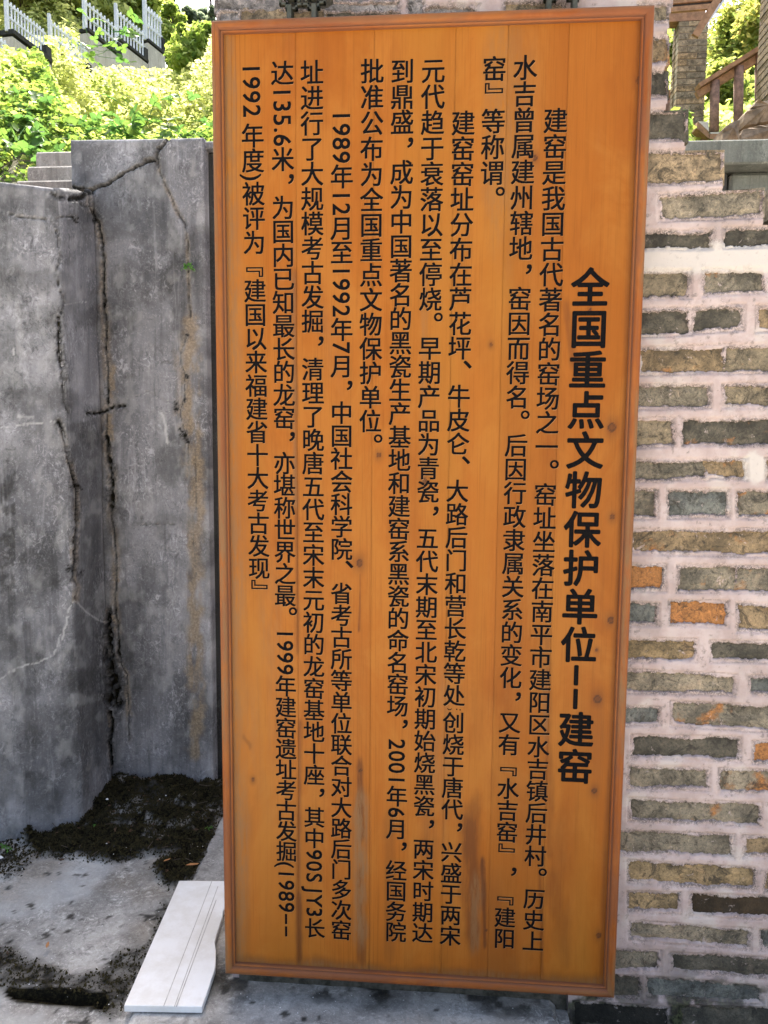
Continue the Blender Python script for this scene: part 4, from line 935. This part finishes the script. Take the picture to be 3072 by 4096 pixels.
cover('undergrowth', 'low green growth on the slope below the pavilion on the right', 14000, 0.30, 0.75, 6.5, 30, 311, M_LEAF, 0.35)
cover('undergrowth', 'bright bushes and grass between the white fences up the slope', 80000, -0.66, -0.30, 17, 46, 331, M_LEAF, 1.6, 0.75, 0.45)
cover('undergrowth', 'green growth on the slope hidden behind the sign and the brick wall', 16000, -0.17, 0.30, 5.2, 34, 341, M_LEAF, 0.5, 1.3)
def litter():
    rs = np.random.RandomState(17); n = 5200
    X = np.concatenate([rs.uniform(-3.4, -1.7, n//2), rs.uniform(0.9, 3.2, n//2)]); Y = rs.uniform(3.1, 5.2, len(X))
    C = np.stack([X, Y, terr(X, Y)+0.01+0.05*rs.rand(len(X))], -1)
    V, Fc, h = leaf_cloud(C, rs.uniform(0.015, 0.04, len(X)), rs.rand(len(X)), rs, 0.2)
    link('leaf_litter', mesh('leaf_litter', V, Fc, M_DRY, dict(hue=h)), kind='stuff', label='dry orange leaves littering the terrace behind the walls', category='leaf litter')
litter()

# broad vine leaves that stand out near the wall
def vine():
    rs = np.random.RandomState(23)
    meshes = []
    for k in range(4):
        V = []; Fc = []; cols = []
        for (ang, sc_) in ((0, 1.0), (2.0, 0.9), (-2.0, 0.9)) if k < 3 else ((0, 1.15),):
            ca, sa = math.cos(ang), math.sin(ang); b = len(V)
            ctr = [(0.0, 0), (0.35, 0), (0.7, 0), (1.05, 0)]; wd = [0.05, 0.42, 0.38, 0.0]
            for i, (x, _) in enumerate(ctr):
                for s_ in (-1, 0, 1):
                    w = wd[i]*s_; z = 0.10*abs(s_)-0.20*(x-0.4)**2+rs.randn()*0.02; xx, yy = (x*ca-w*sa)*sc_, (x*sa+w*ca)*sc_
                    V.append((xx, yy, z)); cols.append(rs.rand()*0.15+0.2*k)
            for i in range(3):
                for j in range(2): Fc.append((b+i*3+j, b+(i+1)*3+j, b+(i+1)*3+j+1, b+i*3+j+1))
        meshes.append(mesh('leaf', V, Fc, M_KUDZU, dict(hue=np.array(cols)), smooth=True))
    v = thing('creeping_vine', 'creeping vine with broad pale green leaves sprawling over the undergrowth behind the left wall', 'vine', (-2.6, 5.5, terr(np.array([-2.6]), np.array([5.5]))[0]))
    n = 0; stems = MB()
    zones = [((0, 560), (470, 640), 120), ((0, 240), (270, 470), 26), ((300, 560), (40, 260), 22), ((420, 840), (380, 560), 24)]
    prev = None
    for (xa, xb), (ya, yb), cnt in zones:
        for i in range(cnt):
            px, py = rs.uniform(xa, xb), rs.uniform(ya, yb)
            if py > 600 and px < 150: continue
            # walk the sight line until it meets the slope, then lift the leaf above the undergrowth
            d = ray(px, py); t = 4.9
            while t < 30 and CZ+d[2]*t/d[1] > terr(np.array([d[0]*t/d[1]]), np.array([t]))[0]+0.15: t += 0.1
            t = min(t, 9.0) if py > 380 else min(t, 14.0)
            t = max(4.9, t-rs.uniform(0.1, 0.6))
            p = np.array([d[0]*t/d[1], t, CZ+d[2]*t/d[1]])
            o = link('leaf', meshes[rs.randint(4)]); s_ = rs.uniform(0.055, 0.10)*(0.7+t/14)
            o.scale = (s_, s_, s_); o.location = p; o.rotation_euler = (rs.uniform(-0.2, 1.3), rs.uniform(-0.5, 0.5), rs.uniform(0, 6.28))
            o.parent = v; o.matrix_parent_inverse = Matrix.Translation(v.location).inverted()
            if prev is not None and np.linalg.norm(prev-p) < 0.8:
                mid = (prev+p)/2-np.array([0, 0, 0.08]); stems.tube([prev, mid, p], [0.004, 0.004, 0.003], 4)
            prev = p
    o = stems.obj('stem', M_FERN); local(o, v)
vine()

def tree(name, label, x, y, h, r, seed, mat=M_LEAF2, n=9000, zb=None, leaf=0.07, group=None, conic=False, lift=0.45, lobes=16, hb=0.62):
    lobes = int(lobes*1.8)
    rs = np.random.RandomState(seed); z0 = terr(np.array([x]), np.array([y]))[0]-0.2 if zb is None else zb
    t = thing(name, label, 'tree', (x, y, z0), group)
    mb = MB(); lean = rs.randn(2)*0.04*h
    mb.tube([(0, 0, 0), (lean[0]*.4, lean[1]*.4, h*0.4), (lean[0], lean[1], h*0.92)], [0.035*h**0.8, 0.024*h**0.8, 0.006*h], 8)
    L = []
    for i in range(lobes):
        f = rs.uniform(lift, 0.97); rr_ = r*(1-f)*1.5 if conic else r*math.sqrt(max(0.05, 1-((f-0.68)/0.42)**2))
        an = rs.rand()*6.28; q = rs.uniform(0.35, 0.9)*rr_; c = np.array([lean[0]*f+math.cos(an)*q, lean[1]*f+math.sin(an)*q, h*f])
        L.append((c, rr_*rs.uniform(0.20, 0.55)))
        b = h*(f-0.18); mb.tube([(lean[0]*f, lean[1]*f, b), tuple((c+np.array([lean[0]*f, lean[1]*f, b]))/2+rs.randn(3)*0.05), tuple(c)], [0.012*h**0.7, 0.008*h**0.7, 0.003*h**0.7], 5)
    o = mb.obj('trunk', M_TRUNK, t)
    C = []
    for c, rl in L:
        k = n//lobes; d = rs.randn(k, 3); d /= np.linalg.norm(d, axis=1)[:, None]; d *= (rs.rand(k)**0.6*(0.75+0.65*fbm(d[:, 0]*2+c[0]*3, d[:, 2]*2+c[2]*3, seed+9, 3)))[:, None]
        C.append(c+d*rl*1.15*np.array([1, 1, 0.8 if not conic else 0.5])+rs.randn(k, 3)*rl*0.10)
    C = np.vstack(C); hue = np.clip(hb+0.5*(fbm(C[:, 0]*2+20, C[:, 2]*2+20, seed)-0.5)+rs.randn(len(C))*0.16, 0, 1)
    V, Fc, hh = leaf_cloud(C, leaf*rs.uniform(0.6, 1.4, len(C)), hue, rs, 0.6)
    link('crown', mesh('crown', V, Fc, mat, dict(hue=hh)), t)
def ptree(name, label, px, py_top, Y, hpx, wpx, seed, **k):
    """tree whose top is seen at (px, py_top); height and width are its seen size"""
    p = at_y(px, py_top, Y); h = hpx*Y/F*1.05; tree(name, label, p[0], p[1], h, wpx*Y/F/2, seed, zb=p[2]-h, **k)
# left: trees on the hill top
ptree('broadleaf_tree', 'yellow-green tree crowding the top of the hill left of the open sky', 520, -120, 34, 420, 300, 41, n=9000, leaf=0.20, mat=M_LEAF, hb=0.8)
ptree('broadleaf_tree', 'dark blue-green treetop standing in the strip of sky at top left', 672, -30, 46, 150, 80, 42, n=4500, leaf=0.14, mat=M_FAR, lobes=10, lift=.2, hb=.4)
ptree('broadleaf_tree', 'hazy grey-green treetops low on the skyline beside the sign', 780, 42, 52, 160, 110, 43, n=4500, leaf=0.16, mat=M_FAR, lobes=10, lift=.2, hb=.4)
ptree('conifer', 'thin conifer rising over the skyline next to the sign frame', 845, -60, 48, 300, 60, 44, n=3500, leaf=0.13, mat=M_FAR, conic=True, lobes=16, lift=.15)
ptree('broadleaf_tree', 'bright yellow-green bush tree right below the strip of sky', 690, 40, 30, 260, 110, 45, n=6500, leaf=0.13, mat=M_LEAF, lobes=12, lift=.1)
ptree('broadleaf_tree', 'bushy tree in the upper left corner above the white fence', 330, -200, 32, 420, 330, 46, n=9000, leaf=0.19, mat=M_LEAF, hb=1.1)
ptree('broadleaf_tree', 'green bush tree directly left of the sign frame', 800, 110, 22, 300, 200, 47, n=9000, leaf=0.09, mat=M_LEAF, lobes=14, lift=.1)
ptree('broadleaf_tree', 'tree at the far upper left edge behind the fence', 90, -260, 30, 420, 300, 48, n=7000, leaf=0.18, mat=M_LEAF, hb=1.1)
# right: behind the pavilion railing
ptree('broadleaf_tree', 'sunlit tree filling the gap between the two brick pillars', 2985, 60, 17, 520, 330, 51, n=16000, leaf=0.062, lobes=22, lift=.15)
ptree('broadleaf_tree', 'yellowish leafy tree beside the right-hand pillar', 3075, -40, 15, 480, 220, 52, n=9000, leaf=0.06, lobes=14, lift=.2)
ptree('broadleaf_tree', 'green tree seen through the gap left of the brick pillar', 2690, 165, 16, 380, 200, 53, n=9000, leaf=0.06, lobes=14, lift=.1)
ptree('broadleaf_tree', 'low leafy bush under the wooden handrail', 2890, 300, 13, 300, 330, 54, n=14000, leaf=0.05, lobes=18, lift=.1)

# ------------------------------------------------------------------ terraced walls with white balustrades
DD = np.array([0.17, 0.985])
def section(near, far, Yn, hf, nb, label, face=2.4, hb=0.0):
    a = at_y(*near, Yn); dn = ray(*far); k = (a[2]-CZ)/dn[2]; b = dn*k+np.array([0, 0, CZ])
    A = Vector(a); B = Vector((b[0], b[1], a[2])); L = (B-A).length; d = (B-A)/L; nrm = Vector((d.y, -d.x, 0))
    t = thing('retaining_wall', label[0], 'wall', A-Vector((0, 0, face)), 'terraced walls on the hill')
    mb = MB(); c0 = A-nrm*0.15-Vector((0, 0, 0.16+face/2)); c1 = B-nrm*0.15-Vector((0, 0, 0.16+face/2)); mb.bar(c0, c1, 0.30, face)
    o = mb.obj('face', M_PALE); local(o, t)
    mb = MB(); mb.bar(A-nrm*0.14-Vector((0, 0, 0.06)), B-nrm*0.14-Vector((0, 0, 0.06)), 0.34, 0.09); o = mb.obj('coping', M_DARKC); local(o, t)
    mb = MB(); mb.bar(B-nrm*0.14-Vector((0, 0, 0.30)), B-nrm*0.14+Vector((0, 0, 0.40*hf)), 0.18, 0.18, up=(d.x, d.y, 0)); o = mb.obj('pier', M_DARKC); local(o, t)  # shade of the end face put into the pier's dark colour
    f = thing('white_fence', label[1], 'fence', A, 'white balustrades on the hill')
    up = Vector((0, 0, 1)); bm_ = MB().bar((0, 0, 0), (0, 0, hf*0.97), hf*0.042, hf*0.042, up=(0, 1, 0)); bme = mesh('baluster', bm_.v, bm_.f, M_WHITE)
    for i in range(nb):
        p = A+d*L*((i+0.6)/nb)*0.97-nrm*0.12; o = link('baluster', bme); o.location = p; o.rotation_euler = (0, 0, math.atan2(d.y, d.x))
        o.parent = f; o.matrix_parent_inverse = Matrix.Translation(f.location).inverted()
    for hh in (0.42, 0.84):
        o = MB().bar(A-nrm*0.12+up*hf*hh, B-nrm*0.12+up*hf*hh, hf*0.05, hf*0.075).obj('rail', M_WHITE); local(o, f)
    o = MB().bar(A-nrm*0.12-up*0.05, A-nrm*0.12+up*hf*1.12, hf*0.095, hf*0.095, up=(0, 1, 0)).obj('post', M_WHITE); local(o, f)
section((48, 112), (205, 232), 15.5, 0.60, 12, ('pale retaining wall under the first white fence, near the top left corner', 'longest white fence with square balusters, nearest the top left corner'))
section((218, 190), (366, 300), 18.5, 0.70, 11, ('pale retaining wall under the second white fence, ending in a shaded pier', 'second white fence along the slope, ending at a shaded pier'))
section((352, 108), (487, 218), 22.5, 0.85, 9, ('pale streaked retaining wall with dark coping in the middle of the slope', 'white fence half buried in leaves above the streaked wall'), face=4.5)
section((478, 148), (592, 238), 25.5, 0.95, 9, ('streaked retaining wall just right of the middle one', 'short white fence above the rightmost streaked wall'), face=4.2)
section((592, 152), (660, 208), 28, 1.25, 6, ('small stretch of retaining wall farthest up the slope', 'white fence farthest right, fading into the bushes'), face=1.5)
section((-40, 215), (58, 285), 12.5, 0.50, 7, ('retaining wall at the left edge, lowest of the terraces', 'short white fence at the left edge, lowest on the slope'), face=1.0)

# concrete steps behind the left wall
st = thing('concrete_steps', 'three weathered concrete steps on the terrace behind the left wall', 'steps', (-2.0, 4.2, 2.2))
for (xl_, xr_, yt, yb_, Y_) in ((140, 520, 607, 668, 4.75), (105, 520, 665, 722, 4.35), (60, 520, 722, 790, 3.95)):
    a = at_y(xl_, yt, Y_); b = at_y(xr_, yb_, Y_); mb = MB(); mb.box(a[0], b[0], Y_, Y_+0.5, b[2]-0.1, a[2]); o = mb.obj('step', M_STEP, bevel=0.01); local(o, st)
# terrace retaining wall on the right, behind the brick wall
a = at_y(2700, 566, 2.95); b = at_y(2700, 664, 2.95)
tw = thing('terrace_wall', 'dark stone terrace wall with a green-grey concrete coping right of the brick steps', 'wall', (1.6, 3, 0))
mb = MB(); mb.box(0.2, 4.2, 2.94, 3.3, b[2], a[2]); o = mb.obj('coping', M_CAP, bevel=0.006); local(o, tw)
def stones():
    rs = np.random.RandomState(4); z = b[2]-0.006; k = 0
    mb = MB(); mb.box(0.2, 4.2, 3.06, 3.3, -0.4, b[2]-0.003); o = mb.obj('backing', M_DARKC); local(o, tw)
    while z > 0.6:
        h = rs.uniform(0.10, 0.15); x = 0.3+rs.rand()*0.2
        while x < 3.2:
            w = rs.uniform(0.14, 0.30); mb = MB(); mb.box(x, x+w-0.012, 2.985+rs.rand()*0.03, 3.08, z-h+0.012, z)
            o = mb.obj('stone', M_DARKC if rs.rand() < 0.8 else M_CAP, bevel=0.012); local(o, tw); x += w
        z -= h
stones()
# fill under the terrace between the slab and the right, raised to block sun
mb = MB(); mb.box(xs1+0.30, 0.2, 3.0, 3.3, -0.4, 2.75); o = mb.obj('sun_blocking_back_wall', M_DARKC); o['label'] = 'unseen back wall of the passage behind the sign, raised to block the sun'; o['category'] = 'wall'

# rocks at the right edge
def rock(label, poly, Y, dy, seed):
    rs = np.random.RandomState(seed); P = []
    for (xa, ya), (xb, yb) in zip(poly, poly[1:]+poly[:1]):
        for k in range(3): P.append((xa+(xb-xa)*k/3+rs.randn()*2.5, ya+(yb-ya)*k/3+rs.randn()*2.5))
    P = np.array([at_y(x, y, Y) for x, y in P]); c = P.mean(0); n = len(P); V = []
    for sc_, yy in ((0.93, 0.35), (1.0, 0.30), (1.0, 0.06), (0.93, 0.012)):
        w_ = 1+rs.randn(n)*0.008
        for p, k_ in zip(P, w_): q = c+(p-c)*(sc_*k_); V.append((q[0], q[1]+yy+rs.randn()*0.006, q[2]))
    V.append((c[0]+rs.randn()*0.02, c[1]-0.012, c[2]+rs.randn()*0.02)); Fc = []
    for r in range(3):
        for i in range(n): Fc.append((r*n+i, (r+1)*n+i, (r+1)*n+(i+1) % n, r*n+(i+1) % n))
    for i in range(n): Fc.append((3*n+i, len(V)-1, 3*n+(i+1) % n))
    V = [(x_, y_+0.05*float(fbm(np.array([x_*9.]), np.array([z_*9.]), seed, 3)[0]-0.5), z_) for x_, y_, z_ in V]
    link('rock', mesh('rock', V, Fc, M_ROCK), label=label, category='rock', group='rocks at the right edge')
rock('large tan boulder resting on top of the two lower blocks at the right edge', [(2968, 508), (2972, 455), (3008, 425), (3030, 396), (3100, 388), (3200, 392), (3200, 476), (3060, 482), (3010, 492)], 4.3, 0.1, 1)
rock('wide tan block lying on the coping under the big boulder', [(2964, 572), (2968, 518), (3010, 496), (3090, 487), (3200, 484), (3200, 572)], 4.1, 0.1, 2)
rock('small orange-brown block at the left end of the boulders', [(2893, 572), (2896, 510), (2935, 480), (2962, 474), (2958, 572)], 4.1, 0.1, 4)

# ------------------------------------------------------------------ pavilion
YP = 9.5
pav = thing('pavilion', 'open pavilion with brick pillars, tiled roof and sloping wooden handrail at the upper right', 'pavilion', (3.6, YP, 4.8))
M_PJOINT = simple('pillar_joint_mortar', (0.23, 0.20, 0.16), 0.9, (0.17, 0.145, 0.115), 20)
def pillar(x0p, x1p, y0p, y1p, Y, depth, seed, lab):
    a = at_y(x0p, y0p, Y); b = at_y(x1p, y1p, Y); rs = np.random.RandomState(seed)
    mb = MB(); mb.box(a[0]+0.008, b[0]-0.008, Y+0.008, Y+depth-0.008, b[2], a[2]); core = mb.obj('pillar', M_PJOINT, label=lab); local(core, pav)
    W = b[0]-a[0]; z = b[2]; r = 0
    while z < a[2]-0.03:
        h = 0.062; xs_ = [0, W*0.33, W] if r % 2 else [0, W*0.66, W]
        for i in range(2):
            mb = MB(); x0, x1 = a[0]+xs_[i]+0.004, a[0]+xs_[i+1]-0.004
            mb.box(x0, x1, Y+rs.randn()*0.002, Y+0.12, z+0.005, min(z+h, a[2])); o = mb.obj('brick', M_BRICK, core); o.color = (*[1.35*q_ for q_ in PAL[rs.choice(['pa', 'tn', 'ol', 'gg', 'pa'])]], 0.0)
            # flank
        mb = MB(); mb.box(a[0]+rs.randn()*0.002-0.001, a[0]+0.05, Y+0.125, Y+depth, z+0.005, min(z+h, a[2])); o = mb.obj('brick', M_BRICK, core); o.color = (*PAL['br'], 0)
        z += 0.072; r += 1
pillar(2716, 2816, 86, 492, YP, 0.22, 1, 'square grey brick pillar')
pillar(3126, 3260, -160, 470, 8.0, 0.46, 2, 'dark brick pillar at the right edge')
# handrail and posts
def seg(p, q, Yp, Yq): return at_y(*p, Yp), at_y(*q, Yq)
Yr = 8.9
a, b = seg((2790, 352), (3080, 172), Yr, Yr); o = MB().bar(a, b, 0.15, 0.045).obj('handrail', M_TIMBER); local(o, pav)
a, b = seg((2790, 362), (3080, 186), Yr, Yr); o = MB().bar(a+np.array([0, 0.02, -0.045]), b+np.array([0, 0.02, -0.045]), 0.06, 0.075).obj('rail_beam', M_TIMBER); local(o, pav)
a, b = seg((2640, 400), (2700, 366), 10.2, 10.2); o = MB().bar(a, b, 0.15, 0.07).obj('handrail', M_TIMBER); local(o, pav)
for (x, yt, yb_) in ((2859, 326, 528), (2955, 268, 540), (3040, 215, 520), (2668, 398, 500)):
    Y_ = Yr if x > 2700 else 10.2; p = at_y(x, yt, Y_); q = at_y(x-3, yb_, Y_); o = MB().tube([q, (p+q)/2, p], [0.052, 0.050, 0.052], 10).obj('rail_post', M_POST, smooth=True); local(o, pav)
M_SILL = simple('sunlit_top_colour', (0.62, 0.58, 0.50), 0.7, (0.5, 0.46, 0.4), 10)  # sunlight on the beam tops put into a pale colour
def prism(name, poly, Y, dy, mat):
    P = [at_y(x, y, Y) for x, y in poly]; n = len(P); V = [tuple(p) for p in P]+[(p[0], p[1]+dy, p[2]) for p in P]
    o = MB().add(V, [tuple(range(n)), tuple(range(2*n-1, n-1, -1))]+[(i, n+i, n+(i+1) % n, (i+1) % n) for i in range(n)]).obj(name, mat); local(o, pav)
prism('sill_beam', [(2790, 487), (2834, 526), (2838, 556), (2786, 512)], 8.55, 0.15, M_TIMBER)
prism('sunlit_sill_top', [(2793, 485), (2834, 487), (2836, 526)], 8.6, 0.1, M_SILL)
prism('sill_beam', [(2839, 535), (2912, 535), (2912, 556), (2839, 556)], 8.55, 0.15, M_TIMBER)
prism('sunlit_sill_top', [(2839, 529), (2905, 527), (2912, 535), (2843, 535)], 8.55, 0.15, M_SILL)
prism('sill_beam', [(2745, 496), (2790, 494), (2790, 514), (2745, 516)], 8.9, 0.15, M_TIMBER)
# roof: beam, bargeboard, rafters, tiles
a, b = seg((2640, 82), (2812, 72), YP+0.1, YP+0.1); o = MB().bar(a, b, 0.16, 0.12).obj('tie_beam', M_TIMBER); local(o, pav)
E0, E1 = at_y(2780, 145, 8.6), at_y(2925, -90, 8.6)          # verge, near end low, rising to the right ridge
o = MB().bar(E0, E1, 0.04, 0.075).obj('bargeboard', M_TIMBER); local(o, pav)
G0, G1 = at_y(2815, 100, 9.2), at_y(2960, -100, 9.2); o = MB().bar(G0, G1, 0.06, 0.06).obj('tile_verge', M_WHITE); local(o, pav)
ev = Vector(E0); ridge = Vector(E1); left = Vector((-3.2, 0.6, 0.15))
for i in range(4):
    f = 0.47+i*0.15; p = ev.lerp(ridge, f); o = MB().bar(p+Vector((0, 0, 0.02)), p+left+Vector((0, 0, 0.02)), 0.035, 0.05).obj('rafter', M_TIMBER); local(o, pav)
d_ = (ridge-ev); n_ = 14
for i in range(6, n_):
    p0 = ev+d_*(i/n_)+Vector((0.10, 0, 0.075)); p1 = ev+d_*((i+0.9)/n_)+Vector((0.10, 0, 0.075))
    mb = MB(); q0, q1 = p0+left, p1+left; u_ = Vector((0, 0, 0.035))
    V = [p0, p1, q1, q0, p0+u_, p1+u_, q1+u_, q0+u_]; mb.add(V, [(0, 1, 2, 3), (7, 6, 5, 4), (0, 4, 5, 1), (1, 5, 6, 2), (2, 6, 7, 3), (3, 7, 4, 0)])
    o = mb.obj('roof_tile', M_TILE); local(o, pav)

# ------------------------------------------------------------------ small plants and debris
def sprig(name, label, P, size, seed, n=26, nrm=(0, -1, 0)):
    rs = np.random.RandomState(seed); t = thing(name, label, 'plant', P)
    mb = MB(); C = []
    for i in range(6):
        e = np.array([rs.uniform(-1, 1)*size, nrm[1]*rs.uniform(0.2, 0.8)*size+rs.randn()*0.002, rs.uniform(-0.9, 0.8)*size]); mb.tube([(0, 0, 0), e*0.5+[0, 0, 0.1*size], e], [0.0006, 0.0005, 0.0003], 4)
        for k in range(n//2): C.append(e*rs.uniform(0.3, 1.05)+rs.randn(3)*size*0.12)
    mb.obj('stem', M_FERN, t); C = np.array(C); V, Fc, h = leaf_cloud(C, np.full(len(C), size*0.16)*rs.uniform(0.6, 1.3, len(C)), rs.rand(len(C)), rs, 0.8)
    link('foliage', mesh('foliage', V, Fc, M_FERN, dict(hue=h)), t)
p = at_y(748, 1062, YS-0.012); sprig('small_fern', 'tiny bright green fern growing out of the crack in the tall slab', p, 0.026, 1, 40)
p = at_z(30, 3385, 0.03); sprig('seedling', 'bright green seedling at the foot of the left wall by the photo edge', p, 0.022, 2, 20)
p = at_z(380, 3300, 0.06); sprig('seedling', 'small green seedling on the black moss under the left wall', p, 0.008, 3, 10)
p = at_z(838, 3310, 0.05); sprig('seedling', 'small green seedling at the foot of the slab near the sign', p, 0.012, 4, 14)
def flat_leaf(P, size, rz, label, mat=M_DRY):
    V = [(-1, 0, 0), (-0.3, 0.28, 0.08), (0.6, 0.2, 0.05), (1, 0, 0.12), (0.6, -0.2, 0.06), (-0.3, -0.28, 0.07)]
    me = mesh('dead_leaf', [(x*size, y*size, z*size) for x, y, z in V], [(0, 1, 2, 3), (0, 3, 4, 5)], mat); link('dead_leaf', me, loc=P, rot=(0.05, 0.1, rz), label=label, category='leaf', group='fallen leaves on the floor')
flat_leaf(at_z(770, 3458, 0.035), 0.020, 0.4, 'reddish dead leaf on the dark soil above the white board')
flat_leaf(at_z(190, 3780, 0.012), 0.014, 1.9, 'small brown dead leaf on the concrete floor at lower left')
flat_leaf(at_z(668, 3440, 0.035), 0.012, 0.9, 'thin brown leaf at the edge of the moss heap')
def pebbles():
    rs = np.random.RandomState(9); mb = MB(); pts = [(640, 3258, 9), (665, 3240, 5), (430, 3255, 8), (690, 3222, 6), (427, 3395, 4), (486, 3394, 3), (4, 3450, 12)]
    for i in range(60): pts.append((rs.uniform(60, 850), rs.uniform(3380, 4080), rs.uniform(1.0, 2.6)))
    for i in range(25): pts.append((rs.uniform(950, 2150), rs.uniform(4000, 4090), rs.uniform(1.0, 2.4)))
    for x, y, r in pts:
        c = at_z(x, y, 0.0); c[2] = 0.018+(0.035 if y < 3300 else 0); s = r/1500
        V = [(c[0]+s*math.cos(q)*rs.uniform(.7, 1.2), c[1]+s*math.sin(q)*rs.uniform(.7, 1.2), c[2]-s*0.3) for q in np.linspace(0, 6.28, 7)[:-1]]+[(c[0], c[1], c[2]+s*0.6)]
        mb.add(V, [(i, (i+1) % 6, 6) for i in range(6)]+[tuple(range(5, -1, -1))])
    mb.obj('grit', M_GYP, kind='stuff', label='white grit and plaster chips scattered on the floor', category='grit')
pebbles()
def corner_litter():
    rs = np.random.RandomState(31); p_ = FMP+0.25*FML; p_ = p_/p_.sum(); i = rs.choice(len(FX), 70, p=p_)
    C = np.stack([FX[i], FY[i], FZ[i]+0.004], -1); V, Fc, h = leaf_cloud(C, rs.uniform(0.003, 0.010, len(C)), rs.rand(len(C)), rs, 0.2)
    tw = MB()
    for k in rs.choice(len(FX), 40, p=p_):
        a = rs.rand()*6.28; L = rs.uniform(0.012, 0.035); c = Vector((FX[k], FY[k], FZ[k]+0.006)); tw.bar(c, c+Vector((math.cos(a)*L, math.sin(a)*L, rs.uniform(-.1, .3)*L)), 0.0012, 0.0012)
    tw.obj('twigs', M_TRUNK, kind='stuff', label='thin twigs lying on the moss heap in the corner', category='litter')
    link('leaf_crumbs', mesh('leaf_crumbs', V, Fc, simple('rotten_leaf', (0.10, 0.055, 0.028), 0.9, (0.05, 0.03, 0.018), 40), dict(hue=h)), kind='stuff', label='brown leaf crumbs lying on the moss heap in the corner', category='litter')
corner_litter()
